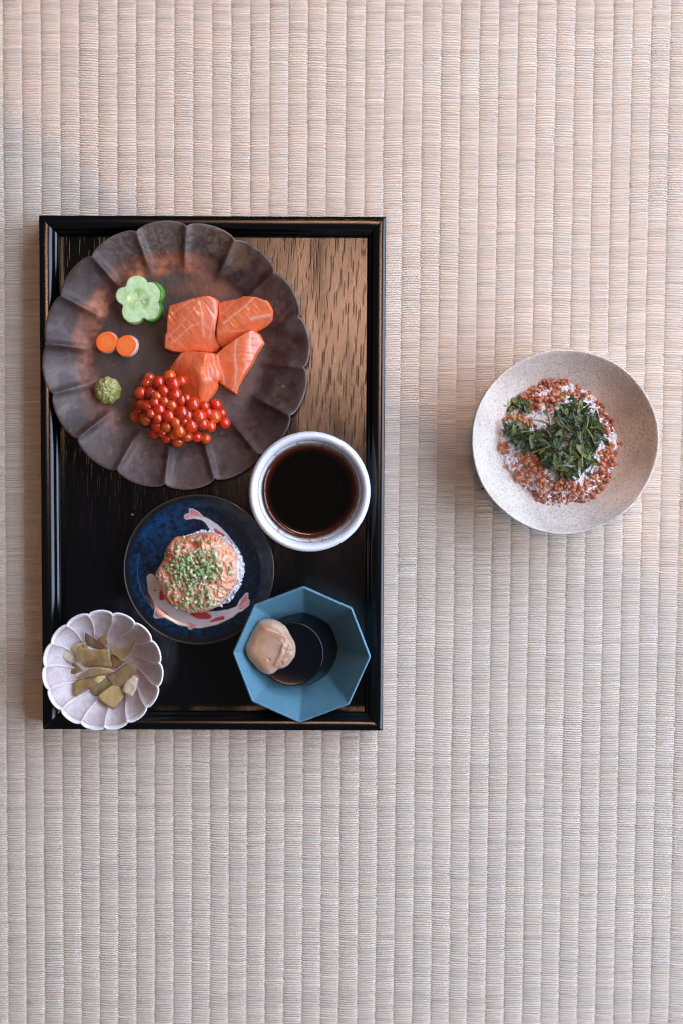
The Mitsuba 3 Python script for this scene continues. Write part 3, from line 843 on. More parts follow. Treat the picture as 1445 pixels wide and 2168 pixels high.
tp = pts([(210, 350), (330, 205), (420, 190), (500, 185), (600, 165), (700, 140), (850, 128), (960, 170), (1050, 230), (1150, 320), (1215, 400), (1245, 500), (1250, 650), (1248, 760), (1240, 860), (1150, 1000), (1100, 1080), (1050, 1130), (990, 1205), (880, 1250), (780, 1290), (650, 1300), (540, 1310), (420, 1265), (340, 1220), (270, 1180), (200, 1100), (130, 960), (110, 860), (40, 765), (90, 650), (140, 570), (190, 450)], *O2, ZK + 0.026)
tcn = tp.mean(0)
ZT = ZK + 0.0165
dips = [(pts([q], *O2, ZK + 0.03)[0], w) for q, w in (((620, 300), 0.004), ((980, 480), 0.003), ((900, 830), 0.003), ((190, 480), 0.003), ((430, 1000), 0.003))]


def tart_z(x, y, d):
    b = fbm2(x, y, 190, 14, 3)
    z = ZT + 0.003 + 0.0125 * rounded(d, 0.013, 2.0) + 0.0050 * (b - 0.5) + 0.0036 * (np.abs(fbm2(x, y, 330, 15, 2) - 0.5) * -2 + 0.4) + 0.0006 * (fbm2(x, y, 800, 16, 2) - 0.5)
    for q, w in dips:
        z = z - 0.0035 * np.exp(-((x - q[0]) ** 2 + (y - q[1]) ** 2) / w ** 2)
    return z


reds = [(pts([q], *O2, ZK + 0.03)[0], w) for q, w in (((620, 290), 0.0033), ((530, 215), 0.002), ((280, 555), 0.0022), ((1042, 890), 0.0012), ((150, 985), 0.0016), ((860, 215), 0.0022), ((900, 820), 0.0026), ((700, 1000), 0.0012))]


def tart_c(x, y, z, d):
    a, b = fbm2(x, y, 170, 24, 3), fbm2(x, y, 420, 25, 3)
    c = mix(np.broadcast_to([0.68, 0.325, 0.185], (len(x), 3)), np.array([0.77, 0.49, 0.35]), smoothstep(0.38, 0.68, a * 0.45 + b * 0.55))
    c = mix(c, np.array([0.66, 0.22, 0.075]), smoothstep(0.56, 0.72, fbm2(x, y, 110, 28, 3)) * 0.8)
    for q, w in reds:
        c = mix(c, np.array([0.66, 0.08, 0.05]), np.exp(-((x - q[0]) ** 2 + (y - q[1]) ** 2) / w ** 2) * smoothstep(0.35, 0.55, b) * 0.95)
    return c


m, c = mound(tp, 0.00055, tart_z, ZT - 0.001, tart_c)
solo('salmon_tartare', m, 'moist', 'lumpy pink minced salmon topping on the rice puck, under green sesame', 'minced salmon', color=c)

dense = Polygon(pts([(330, 440), (560, 360), (880, 360), (1010, 410), (960, 560), (970, 720), (880, 860), (840, 940), (920, 1040), (980, 1160), (790, 1280), (560, 1260), (430, 1140), (500, 1000), (400, 900), (320, 840), (240, 660), (320, 560)], *O2, ZK + 0.032))
core_ = Polygon(pts([(480, 480), (720, 420), (900, 470), (900, 700), (760, 900), (560, 900), (380, 760), (420, 600)], *O2, ZK + 0.032))
loose = [(470, 200), (595, 235), (670, 245), (750, 250), (845, 258), (500, 272), (400, 330), (310, 365), (497, 330), (380, 392), (200, 452), (215, 502), (215, 590), (262, 650), (1150, 640), (1190, 580), (1130, 715), (1168, 740), (1020, 742), (285, 940), (345, 1045), (440, 1132), (1020, 650), (1000, 600), (970, 575), (370, 1215), (280, 690), (960, 1160), (915, 1165), (860, 1040), (240, 860), (980, 690)]
seed = [mikit.ply(trimesh.Trimesh(grain_mesh().vertices * np.array([1, 1.5, 1.35]), GR.faces, process=False), None, smooth=True)]
r = np.random.default_rng(31)
placed = []
cand = [tuple(pts([q], *O2, ZK + 0.03)[0]) for q in loose]
x0, y0, x1, y1 = dense.bounds
tries = 0
while len(cand) < 360 and tries < 20000:
    tries += 1
    g = core_ if r.random() < 0.68 else dense
    q = (r.uniform(x0, x1), r.uniform(y0, y1))
    if g.contains(Point(*q)):
        cand.append(q)
polyT = Polygon(_closed(tp, 0.001))
for q in cand:
    d = np.array([shapely.distance(polyT.exterior, Point(*q))])
    z = float(tart_z(np.array([q[0]]), np.array([q[1]]), d)[0]) + 0.0011
    near = [s for s in placed if math.hypot(s[0] - q[0], s[1] - q[1]) < 0.0021]
    if len(near) > 5 or len(placed) > 294:
        continue
    for s in near:
        z = max(z, s[2] + 0.00150 * (1 - math.hypot(s[0] - q[0], s[1] - q[1]) / 0.0023))
    placed.append((q[0], q[1], min(z, ZT + 0.0245)))
out = at(320 + 1265 / 6.881, 1110 + 915 / 6.881, ZK + 0.012)
placed.append((out[0] + 0.0004, out[1], ZK + 0.0125))
for x, y, z in placed:
    s = r.uniform(0.00165, 0.00210)
    copy_of('sesame_seed', seed[0], f'sesame_{r.choice(5, p=[.26, .28, .14, .2, .12])}', T().translate([x, y, z]).rotate([0, 0, 1], r.uniform(0, 360)).rotate([0, 1, 0], r.normal(0, 26)).scale([s, s, s]),
            'green coated sesame seed sprinkled on the pink salmon topping', 'sesame seed', 'green sesame seeds on the salmon topping')

# ------------------------------------------------------------------ white sauce bowl with soy sauce
sc_ = at(655, 1041.5, ZP + 0.036)[:2]
SR = 128 / PXM * (1 - 0.044 / D)
prof = np.vstack([resample([(0.002, 0.007), (0.4 * SR, 0.0072), (0.62 * SR, 0.011), (0.76 * SR, 0.0195), (0.845 * SR, 0.0295), (0.875 * SR, 0.0350), (0.895 * SR, 0.0366)], 0.0008),
                  [(0.915 * SR, 0.0374), (0.945 * SR, 0.0378), (0.975 * SR, 0.0370), (0.994 * SR, 0.0350), (1.0 * SR, 0.0325), (0.99 * SR, 0.0295), (0.95 * SR, 0.0240), (0.80 * SR, 0.0120), (0.55 * SR, 0.005), (0.52 * SR, 0.0), (0.46 * SR, 0.0), (0.45 * SR, 0.003), (0.01, 0.003)]])
m = dish(sc_, ZP, prof, 240, rmod=lambda t, s: 1 + 0.004 * np.sin(2 * t + 0.5))
v = m.vertices
q = np.hypot(v[:, 0] - sc_[0], v[:, 1] - sc_[1]) / SR
zz = v[:, 2] - ZP
a = np.arctan2(v[:, 1] - sc_[1], v[:, 0] - sc_[0])
inside = (np.arange(len(v)) // 240 < len(prof) - 12)
c = np.tile([0.74, 0.755, 0.78], (len(v), 1))
c = mix(c, np.array([0.26, 0.075, 0.05]), smoothstep(0.0009, 0.0004, np.abs(zz - 0.0300)) * inside * 0.85)
n2 = fbm2(np.cos(a) * 4, np.sin(a) * 4 + zz * 300, 3, 4, 3)
c = mix(c, np.array([0.32, 0.17, 0.09]), inside * smoothstep(0.0285, 0.0235, zz + 0.004 * (n2 - 0.5)) * 0.55)
c = mix(c, np.array([0.30, 0.20, 0.12]), inside * smoothstep(0.70, 0.78, fbm2(v[:, 0], v[:, 1], 420, 14, 2)) * smoothstep(0.033, 0.028, zz) * 0.8)
sb = solo('sauce_bowl', m, 'porcelain', 'white glazed round bowl with a thin brown ring inside, filled with soy sauce', 'bowl', color=c)
ZS = ZP + 0.0238
SS = 96.2 / PXM * (1 - 0.031 / D)
soyc = at(655, 1041, ZS)[:2]
soyc = 0.25 * soyc + 0.75 * sc_
ang = np.arange(180) / 180 * 2 * np.pi
m = dish(soyc, ZS, [(0.001, 0), (0.3 * SS, 0), (0.6 * SS, 0), (0.85 * SS, 0), (0.93 * SS, 0.00008), (0.97 * SS, 0.0003), (0.995 * SS, 0.0008), (1.006 * SS, 0.0012), (1.0 * SS, -0.0015), (0.8 * SS, -0.008), (0.01, -0.008)], 180, rmod=lambda t, s: 1 + 0.004 * np.sin(3 * t) + 0.003 * np.sin(7 * t + 1))
v = m.vertices
q = np.hypot(v[:, 0] - soyc[0], v[:, 1] - soyc[1]) / SS
c = mix(np.broadcast_to([0.0016, 0.0007, 0.0005], v.shape), np.array([0.075, 0.014, 0.004]), smoothstep(0.90, 1.0, q))
pr('soy_liquid', VC, 0.05, 0.4)
solo('soy_sauce', m, 'soy_liquid', 'dark brown soy sauce filling the white bowl', 'soy sauce', color=c)

# ------------------------------------------------------------------ blue octagonal bowl, jelly, miso
oc = at(638, 1386.5, ZP + 0.046)[:2]
ocorn = [(644, 1239), (745, 1286), (781, 1389), (737, 1493.5), (636, 1534), (532, 1489), (494, 1383), (539, 1279)]
OCW = np.array([at(a, b, ZP + 0.046)[:2] for a, b in ocorn])
oc = OCW.mean(0)
OR = np.linalg.norm(OCW - oc, axis=1).mean()
oa = np.unwrap(np.array([math.atan2(*(p - oc)[::-1]) for p in OCW]))
ofs = np.mean(oa - (oa[0] - np.arange(8) * math.pi / 4))
oa = oa[0] + ofs - np.arange(8)[::-1] * math.pi / 4


def oct_ring(R, c, n=7, e=6):
    """An octagon of corner radius R whose corners are rounded by c; points run counter-clockwise with e points along each side."""
    out = []
    k = (R - c / math.cos(math.pi / 8))
    for q in range(8):
        b = oa[q]
        for t in np.linspace(-math.pi / 8, math.pi / 8, n):
            out.append((k * math.cos(b) + c * math.cos(b + t), k * math.sin(b) + c * math.sin(b + t)))
        nb = oa[q] + math.pi / 4
        p0 = np.array(out[-1]); p1 = np.array((k * math.cos(nb) + c * math.cos(nb - math.pi / 8), k * math.sin(nb) + c * math.sin(nb - math.pi / 8)))
        for t in np.arange(1, e) / e:
            out.append(tuple(p0 + (p1 - p0) * t))
    return np.array(out)


levels = [(0.30, 0.0060, .004), (0.44, 0.0061, .004), (0.475, 0.0066, .004), (0.50, 0.0082, .0042), (0.52, 0.0105, .0042), (0.70, 0.0245, .004), (0.88, 0.0385, .0035), (0.950, 0.0440, .003), (0.962, 0.0452, .003), (0.976, 0.0457, .003), (0.990, 0.0453, .0033), (0.999, 0.0441, .0036), (1.0, 0.0428, .0038),
          (0.90, 0.0330, .004), (0.70, 0.0150, .004), (0.58, 0.0050, .004), (0.56, 0.0030, .004), (0.55, 0.0, .004), (0.50, 0.0, .004), (0.48, 0.0022, .004), (0.1, 0.0022, .002)]
rings = [np.column_stack([oc + oct_ring(OR * a, c), np.full(8 * 12, ZP + z)]) for a, z, c in levels]
n = len(rings[0])
v = np.vstack(rings + [np.array([[*oc, ZP + 0.006], [*oc, ZP + 0.0022]])])
f = grid_faces(len(rings), n, True)
k = len(v) - 2
j = np.arange(n)
f = np.vstack([f, np.stack([np.full(n, k), (j + 1) % n, j], -1), np.stack([np.full(n, k + 1), (len(rings) - 1) * n + j, (len(rings) - 1) * n + (j + 1) % n], -1)])
m = trimesh.Trimesh(v, f, process=False)
if m.volume < 0:
    m.invert()
solo('octagonal_bowl', m, 'blue_stoneware', 'matt teal blue octagonal bowl in the lower right corner of the tray', 'bowl', smooth=24)

O8 = (480, 1220, 4.5156)
ZB = ZP + 0.0066
jb, jt = at(480 + 722 / 4.5156, 1220 + 705 / 4.5156, ZB + 0.010)[:2], at(480 + 618 / 4.5156, 1220 + 742 / 4.5156, ZB + 0.030)[:2]
rb, rt, hj = 79 / PXM, 68 / PXM * 0.97, 0.030
lv = [(0.02, 1.0, 0.9990), (0.5, 1.0, 0.9995), (0.90, 1.0, 1.0), (0.955, 0.995, 1.0), (0.985, 0.98, 0.995), (1.0, 0.95, 0.975)]
N = 120
ang = np.arange(N) / N * 2 * np.pi
rows = []
for s, t, zz in lv:
    rows.append(np.column_stack([jt[0] + rt * s * np.cos(ang), jt[1] + rt * s * np.sin(ang), np.full(N, ZB + hj * zz) - 0.0011 * (s < 0.93) * smoothstep(0.95, 0.85, s)]))
for t in (0.92, 0.8, 0.6, 0.4, 0.2, 0.06):
    c_ = jb * (1 - t) + jt * t
    R = rb + (rt - rb) * t ** 1.1
    rows.append(np.column_stack([c_[0] + R * np.cos(ang), c_[1] + R * np.sin(ang), np.full(N, ZB + hj * t)]))
rows.append(np.column_stack([jb[0] + rb * 0.97 * np.cos(ang), jb[1] + rb * 0.97 * np.sin(ang), np.full(N, ZB)]))
v = np.vstack(rows + [np.array([[*jt, ZB + hj - 0.0006], [*jb, ZB]])])
# the jelly bulges and dents a little
v[:, :2] += 0.0006 * np.column_stack([fbm2(v[:, 0] + v[:, 2], v[:, 1], 70, 4, 2) - 0.5, fbm2(v[:, 0], v[:, 1] + v[:, 2], 70, 5, 2) - 0.5])
f = grid_faces(len(rows), N, True)
k = len(v) - 2
j = np.arange(N)
f = np.vstack([f, np.stack([np.full(N, k), (j + 1) % N, j], -1), np.stack([np.full(N, k + 1), (len(rows) - 1) * N + j, (len(rows) - 1) * N + (j + 1) % N], -1)])
m = trimesh.Trimesh(v, f, process=False)
if m.volume < 0:
    m.invert()
solo('sesame_tofu', m, 'dark_jelly', 'black round block of sesame tofu in the teal octagonal bowl', 'tofu', smooth=60)

mp = pts([(318, 432), (385, 418), (450, 425), (545, 470), (585, 525), (612, 580), (645, 640), (657, 690), (650, 775), (590, 860), (540, 890), (490, 905), (445, 940), (400, 953), (345, 935), (300, 905), (250, 850), (215, 810), (185, 755), (175, 690), (190, 640), (215, 590), (240, 535), (275, 485)], *O8, ZB + 0.035)
mpc = pts([(420, 690)], *O8, ZB + 0.035)[0]
pit = pts([(405, 797)], *O8, ZB + 0.035)[0]
crest = LineString(pts([(540, 660), (520, 740), (470, 840)], *O8, ZB + 0.035))


def miso_z(x, y, d):
    z = ZB + 0.0290 + 0.0075 * rounded(d, 0.0085, 2.2) + 0.0010 * (fbm2(x, y, 90, 34, 2) - 0.5)
    q = shapely.distance(crest, shapely.points(np.column_stack([x, y])))
    z = z + 0.0011 * np.exp(-(q / 0.0016) ** 2) 
    right = smoothstep(0.000, 0.006, x - mpc[0] - 0.003)
    z = z + right * (0.0009 * (fbm2(x, y, 620, 37, 2) - 0.5))
    z = z - 0.0010 * np.exp(-((x - pit[0]) ** 2 + (y - pit[1]) ** 2) / 0.0008 ** 2)
    return z


m, c = mound(mp, 0.0005, miso_z, lambda x, y, d: ZB + 0.0265 + 0.003 * rounded(d, 0.004) - 0.004 * smoothstep(0.0, -0.012, x - mpc[0]),
             lambda x, y, z, d: mix(mix(np.broadcast_to([0.38, 0.20, 0.110], (len(x), 3)), np.array([0.45, 0.275, 0.18]), smoothstep(0.35, 0.65, fbm2(x, y, 110, 38, 5))), np.array([0.42, 0.33, 0.24]), smoothstep(0.004, 0.0, d) * 0.8))
pr('miso_gloss', VC, 0.20, 0.5)
solo('miso_sauce', m, 'miso_gloss', 'glossy tan dollop of miso sauce on the left side of the black tofu', 'sauce', color=c)

# ------------------------------------------------------------------ rose bowl with pickles
bc = at(217, 1420, ZP + 0.036)[:2]
BR = 130 / PXM * (1 - 0.043 / D)
NB, BO = 15, math.radians(7.5)
prof = np.vstack([resample([(0.002, 0.0055), (0.25 * BR, 0.0056), (0.42 * BR, 0.0078), (0.60 * BR, 0.0145), (0.78 * BR, 0.0245), (0.90 * BR, 0.0320), (0.955 * BR, 0.0352)], 0.0007),
                  [(0.972 * BR, 0.0360), (0.988 * BR, 0.0361), (0.999 * BR, 0.0353), (1.0 * BR, 0.0342), (0.985 * BR, 0.0325), (0.86 * BR, 0.0235), (0.66 * BR, 0.0105), (0.46 * BR, 0.0035), (0.44 * BR, 0.0), (0.38 * BR, 0.0), (0.37 * BR, 0.002), (0.01, 0.002)]])
rs = prof[:, 0] / BR
btop = len(prof) - 12


def rose_r(t, s):
    e, q = petal(t, NB, BO)
    k = rs[s.astype(int)]
    return 1 - smoothstep(0.5, 1.0, k) * 0.055 * (1 - np.sqrt(e + 0.003))


def rose_z(t, s):
    e, q = petal(t, NB, BO)
    k = rs[s.astype(int)]
    up = s < btop
    w = smoothstep(0.30, 0.55, k) * (1 - 0.5 * smoothstep(0.9, 1.0, k))
    return np.where(up, w * (0.0009 * np.exp(-(1 - np.abs(2 * q - 1)) ** 2 / 0.012) - 0.0022 * e), 0.0)


tw = lambda s: 0.30 * smoothstep(0.85, 0.25, rs[s.astype(int)]) * (s < btop)
m = dish(bc, ZP, prof, 15 * 36, rose_r, rose_z, tw)
nv = 15 * 36
s_ = np.minimum(np.arange(len(m.vertices)) // nv, len(prof) - 1)
t_ = (np.arange(len(m.vertices)) % nv) / nv * 2 * np.pi
e, q = petal(t_, NB, BO)
k = rs[s_]
v = m.vertices
n2, n3 = fbm2(v[:, 0], v[:, 1], 160, 4, 3), fbm2(v[:, 0], v[:, 1], 1300, 5, 2)
c = mix(np.broadcast_to([0.47, 0.40, 0.39], v.shape), np.array([0.545, 0.49, 0.49]), smoothstep(0.35, 0.7, n2 * 0.6 + n3 * 0.4))
tint = smoothstep(0.45, 0.10, e) * smoothstep(0.35, 0.6, k)
c = mix(c, np.array([0.56, 0.38, 0.31]), tint * 0.55)
c = mix(c, np.array([0.74, 0.71, 0.71]), smoothstep(0.12, 0.02, 1 - np.abs(2 * q - 1)) * smoothstep(0.35, 0.55, k) * 0.75)
c = mix(c, np.array([0.76, 0.74, 0.745]), (k > 0.945) * 0.9)
c = mix(c, np.array([0.45, 0.30, 0.24]), smoothstep(0.03, 0.0, np.abs(k - 0.925)) * 0.35)
c *= (0.92 + 0.16 * n3)[:, None]
solo('scalloped_bowl', m, 'rose_glaze', 'small pale pink glazed bowl with scalloped petal sides, holding pickles', 'bowl', color=np.clip(c, 0.01, 0.9))

O1 = (80, 1280, 5.16)
ZQ = ZP + 0.012


def slab(poly, z, tilt, bend, thick, cols, label, edge=None, bump=0.6, step=0.0007):
    """A slice: z its height in mm, tilt (mm per cm in x and y), bend (curvature in mm at 1 cm, direction in degrees)."""
    out = pts([(707 + (a - 690) * 1.05, 722 + (b - 715) * 1.05) for a, b in poly], *O1, ZQ + z * 0.00155)
    c0 = out.mean(0)
    ba = math.radians(bend[1])

    def top(x, y, d):
        dx, dy = x - c0[0], y - c0[1]
        u = dx * math.cos(ba) + dy * math.sin(ba)
        dx, dy = dx * 2.2, dy * 2.2
        return ZQ + z * 0.00155 + 0.1 * (tilt[0] * dx + tilt[1] * dy) + bend[0] * 13 * u * u - thick * 0.0005 * (1 - rounded(d, thick * 0.0006, 2)) + bump * 0.001 * (fbm2(x, y, 180, int(z * 7) + 3, 3) - 0.5)

    def bot(x, y, d):
        return top(x, y, np.full_like(d, 1.0)) - thick * 0.001 * (0.5 + 0.5 * rounded(d, thick * 0.0006, 2))

    def col(x, y, zz, d):
        n = fbm2(x, y * 0.4, 260, int(z * 5) + 9, 3)
        c = mix(np.broadcast_to(cols[0], (len(x), 3)), np.asarray(cols[1]), smoothstep(0.3, 0.7, n))
        if edge is not None:
            c = mix(c, np.asarray(edge), smoothstep(0.0011, 0.0003, d + 0.0006 * (n - 0.5)) * 0.8)
        return c
    m, c = mound(out, step, top, bot, col)
    solo('pickle_slice', m, 'wet', label, 'pickle', 'pickle slices in the pink bowl', color=c)


KH, KH2, OL, BRN, PALE, CRM = (0.32, 0.20, 0.080), (0.41, 0.285, 0.125), (0.18, 0.12, 0.050), (0.20, 0.11, 0.048), (0.46, 0.37, 0.22), (0.72, 0.63, 0.47)
DK = (0.12, 0.06, 0.03)
slab([(285, 565), (330, 490), (420, 432), (500, 425), (545, 450), (470, 560), (440, 620), (370, 640)], 2, (-2, 1), (1.5, 60), 1.4, (OL, PALE), 'grey green translucent pickle slice at the left back of the pile', PALE)
slab([(310, 645), (370, 632), (430, 660), (480, 720), (400, 752), (330, 740)], 0.5, (-1, 0), (0, 0), 1.8, ((0.24, 0.20, 0.06), OL), 'small olive pickle piece at the left edge of the pile', KH)
slab([(640, 392), (725, 340), (738, 440), (690, 460)], 2.0, (1, 3), (0, 0), 1.5, (KH, KH2), 'small upright triangular pickle tip at the back of the pile', DK)
slab([(515, 320), (560, 345), (640, 400), (740, 460), (735, 490), (620, 495), (540, 470), (503, 420)], 5, (2.5, 3.0), (1.5, 40), 1.6, (BRN, (0.33, 0.21, 0.09)), 'brown pointed pickle slice standing behind the square slice', DK)
slab([(775, 480), (870, 490), (960, 460), (1035, 392), (1040, 430), (1010, 520), (940, 590), (900, 605), (840, 560), (790, 540)], 4, (2.5, -4), (2.5, 10), 1.5, (KH, (0.33, 0.25, 0.10)), 'curved khaki pickle strip at the right back of the pile', PALE)
slab([(560, 880), (720, 795), (790, 860), (680, 960), (605, 985)], 0.8, (0, 1), (0, 0), 1.8, (OL, (0.27, 0.22, 0.10)), 'dark olive pickle piece at the bottom of the pile', DK)
slab([(770, 560), (820, 545), (920, 605), (890, 650), (830, 690), (775, 665)], 4, (1, -1), (0, 0), 2.5, (BRN, KH), 'short brown knobbly pickle piece in the middle right of the pile', DK, bump=2.0)
slab([(720, 790), (800, 745), (880, 680), (965, 630), (1065, 690), (1000, 780), (935, 860), (870, 920), (780, 870)], 6, (1.5, 2), (-1.5, 130), 1.5, (KH, KH2), 'long khaki pickle slice folded towards the right of the pile', DK)
slab([(640, 980), (720, 910), (800, 860), (870, 890), (915, 960), (900, 1010), (820, 1105), (760, 1085), (690, 1040)], 4.5, (0, -1.5), (-1.0, 30), 1.5, (KH2, (0.44, 0.35, 0.13)), 'broad flat yellow green pickle slice at the front of the pile', DK)
slab([(430, 465), (600, 495), (765, 478), (775, 590), (780, 690), (640, 690), (490, 705), (450, 620)], 8.5, (0.5, 3.0), (-2.2, 90), 1.6, (KH, KH2), 'square khaki pickle slice on top of the pile', (0.30, 0.19, 0.07))
slab([(388, 822), (440, 770), (560, 695), (650, 675), (760, 695), (815, 735), (720, 750), (620, 775), (500, 800)], 9, (0, 4), (-1.5, 0), 1.5, ((0.38, 0.25, 0.11), KH), 'folded brown pickle slice with its upper rim raised, at the front left', KH2)
slab([(400, 830), (500, 800), (620, 778), (700, 760), (640, 850), (560, 890), (480, 930), (405, 970)], 4, (0, -3), (-1, 90), 1.5, (BRN, (0.34, 0.23, 0.10)), 'brown underside fold of pickle at the front left of the pile', DK)
slab([(585, 815), (640, 775), (705, 768), (722, 792), (655, 842), (610, 835)], 9, (0, 0), (0, 0), 1.8, (KH2, (0.56, 0.46, 0.20)), 'small yellow pickle fragment in the centre of the pile')
slab([(920, 850), (965, 762), (1015, 768), (1062, 800), (1045, 900), (1000, 990), (950, 965), (893, 935)], 7, (1, -0.5), (0, 0), 4.0, (CRM, (0.60, 0.48, 0.32)), 'thick cream white pickle chunk at the right front of the pile', (0.66, 0.52, 0.34), bump=1.6)

# ------------------------------------------------------------------ speckled rice bowl
ZO = 0.0
gc = at(1195.5, 935.5, ZO + 0.050)[:2]
GRD = 197.5 / PXM * (1 - 0.050 / D)
prof = np.vstack([resample([(0.002, 0.010), (0.25 * GRD, 0.0105), (0.45 * GRD, 0.0155), (0.62 * GRD, 0.0245), (0.78 * GRD, 0.0365), (0.90 * GRD, 0.0480), (0.960 * GRD, 0.0543), (0.975 * GRD, 0.0556)], 0.0012),
                  [(0.986 * GRD, 0.0560), (0.996 * GRD, 0.0555), (1.0 * GRD, 0.0543), (0.985 * GRD, 0.0515), (0.90 * GRD, 0.0420), (0.72 * GRD, 0.0260), (0.50 * GRD, 0.0105), (0.46 * GRD, 0.0075), (0.455 * GRD, 0.0), (0.40 * GRD, 0.0), (0.39 * GRD, 0.005), (0.01, 0.005)]])
prof[:, 1] *= 0.89
m = dish(gc, ZO, prof, 260, rmod=lambda t, s: 1 + 0.006 * np.sin(2 * t + 1.9) + 0.003 * np.sin(3 * t) + 0.0025 * np.sin(7 * t + 1), zmod=lambda t, s: (0.0012 * np.sin(2 * t + 0.7) + 0.0005 * np.sin(5 * t)) * smoothstep(0.5, 1.0, prof[s.astype(int), 0] / GRD))
gb = thing('rice_bowl', 'speckled sand coloured stoneware bowl standing alone on the mat', 'bowl')
part(gb, 'body', m, 'sand_stoneware')
ch = at(1022, 1035, ZO + 0.049)
e = trimesh.creation.icosphere(2, 1.0)
e.vertices *= (1 + 0.3 * (fbm2(e.vertices[:, 0], e.vertices[:, 1], 2, 3) - 0.5))[:, None]
e.apply_scale([0.0019, 0.0007, 0.0007])
e.apply_transform(trimesh.transformations.rotation_matrix(-0.2, [0, 0, 1]))
e.apply_translation([ch[0], ch[1], 0.0490])
part(gb, 'chip_mark', e, 'chip', label='tiny black chip on the left rim')

O6 = (1030, 780, 4.8167)
ZRI = 0.0182
outline = [(75, 700), (110, 640), (160, 520), (230, 400), (330, 230), (450, 170), (560, 110), (680, 80), (820, 120), (950, 170), (1060, 250), (1150, 360), (1230, 480), (1290, 600), (1340, 760), (1335, 950), (1290, 1060), (1180, 1230), (1080, 1330), (900, 1400), (760, 1420), (600, 1380), (480, 1330), (370, 1240), (260, 1130), (170, 1000), (80, 860)]
rp = pts(outline, *O6, ZRI + 0.006)
rcn = rp.mean(0)
rpoly = Polygon(rp)


def rice_z(x, y, d):
    return ZRI + 0.0005 + 0.0115 * rounded(d, 0.034, 1.8) + 0.0022 * (fbm2(x, y, 130, 41, 3) - 0.5)


m, c = mound(rp, 0.0010, rice_z, lambda x, y, d: ZRI - 0.0008 - 0.006 * rounded(d, 0.02), lambda x, y, z, d: np.tile([0.60, 0.595, 0.62], (len(x), 1)))
rice = thing('cooked_rice', 'mound of cooked white rice in the speckled bowl', 'rice')
part(rice, 'mass', m, 'moist', color=c)
r = np.random.default_rng(51)


def on_rice(x, y):
    d = np.array([shapely.distance(rpoly.exterior, Point(x, y))])
    return float(rice_z(np.array([x]), np.array([y]), d)[0])


spots = []
x0, y0, x1, y1 = rpoly.bounds
while len(spots) < 1300:
    x, y = r.uniform(x0, x1), r.uniform(y0, y1)
    if rpoly.buffer(0.0006).contains(Point(x, y)):
        spots.append([x, y, on_rice(x, y) + 0.0006])
gm = scatter(spots, 0.0026, GR, r, 0.3)
part(rice, 'grains', gm, 'moist', color=np.tile([0.66, 0.655, 0.685], (len(gm.vertices), 1)), kind='stuff')

# roasted brown rice puffs
P6 = lambda q: Polygon(pts(q, *O6, ZRI + 0.009)).buffer(0)
zones = [(P6([(600, 1290), (660, 1200), (720, 1150), (900, 1190), (1010, 1130), (1080, 1060), (1200, 1030), (1300, 1030), (1290, 1100), (1170, 1260), (1090, 1320), (1000, 1400), (800, 1430), (680, 1410), (560, 1380), (440, 1340), (340, 1240), (370, 1180), (460, 1220), (560, 1290)]), 150),
         (P6([(600, 1120), (700, 1110), (900, 1170), (850, 1230), (690, 1230)]), 26),
         (P6([(315, 280), (340, 220), (450, 180), (560, 140), (620, 100), (800, 85), (840, 150), (770, 190), (680, 180), (560, 220), (520, 280), (600, 300), (580, 360), (520, 350), (510, 420), (450, 430), (420, 350), (330, 330)]), 78),
         (P6([(900, 180), (960, 190), (960, 250), (1000, 290), (960, 350), (910, 310)]), 13), (P6([(1100, 340), (1160, 340), (1210, 400), (1230, 480), (1280, 520), (1320, 620), (1290, 650), (1230, 560), (1160, 500), (1140, 420)]), 28),
         (P6([(640, 250), (750, 240), (760, 320), (650, 360), (610, 420), (580, 400)]), 16), (P6([(160, 500), (260, 490), (350, 470), (440, 520), (450, 600), (380, 580), (330, 520), (180, 530)]), 17),
         (P6([(1130, 560), (1170, 560), (1240, 640), (1240, 700), (1200, 680)]), 9), (P6([(1150, 850), (1300, 850), (1310, 920), (1200, 990), (1160, 960)]), 16), (P6([(1200, 700), (1290, 790), (1250, 820), (1190, 780)]), 7),
         (P6([(110, 760), (200, 760), (220, 870), (150, 880)]), 9), (P6([(290, 880), (480, 880), (480, 980), (560, 1030), (520, 1070), (400, 1000), (360, 930)]), 22), (P6([(290, 1140), (340, 1050), (430, 1040), (440, 1080), (370, 1170), (320, 1170)]), 11), (P6([(490, 1110), (560, 1110), (600, 1180), (540, 1200), (490, 1190)]), 8), (P6([(160, 1010), (240, 1020), (230, 1060), (170, 1050)]), 3)]
zones.append((P6([(200, 880), (480, 900), (620, 1060), (640, 1200), (560, 1280), (440, 1200), (300, 1120)]), 34))
zones.append((P6([(480, 300), (640, 220), (760, 200), (900, 260), (640, 420), (480, 480)]), 22))
zones.append((P6([(1080, 830), (1320, 820), (1320, 1000), (1120, 1040)]), 16))
singles = [(1040, 310), (1350, 770), (1380, 770), (840, 230), (1000, 270), (1055, 370), (1050, 250), (340, 735), (300, 985), (1260, 980), (720, 190), (930, 190), (1130, 500)]
PF = []
for k in range(3):
    g = trimesh.creation.icosphere(2, 1.0)
    w = g.vertices
    w *= (1 + 0.28 * (meshkit.fbm(w * 1.6 + k * 7 + 20, 2, k) - 0.5))[:, None]
    g.vertices = w * [[1.0, 0.80, 0.80], [1.15, 0.72, 0.72], [0.95, 0.88, 0.85]][k]
    PF.append(mikit.ply(g, None, smooth=True))
puffs = []


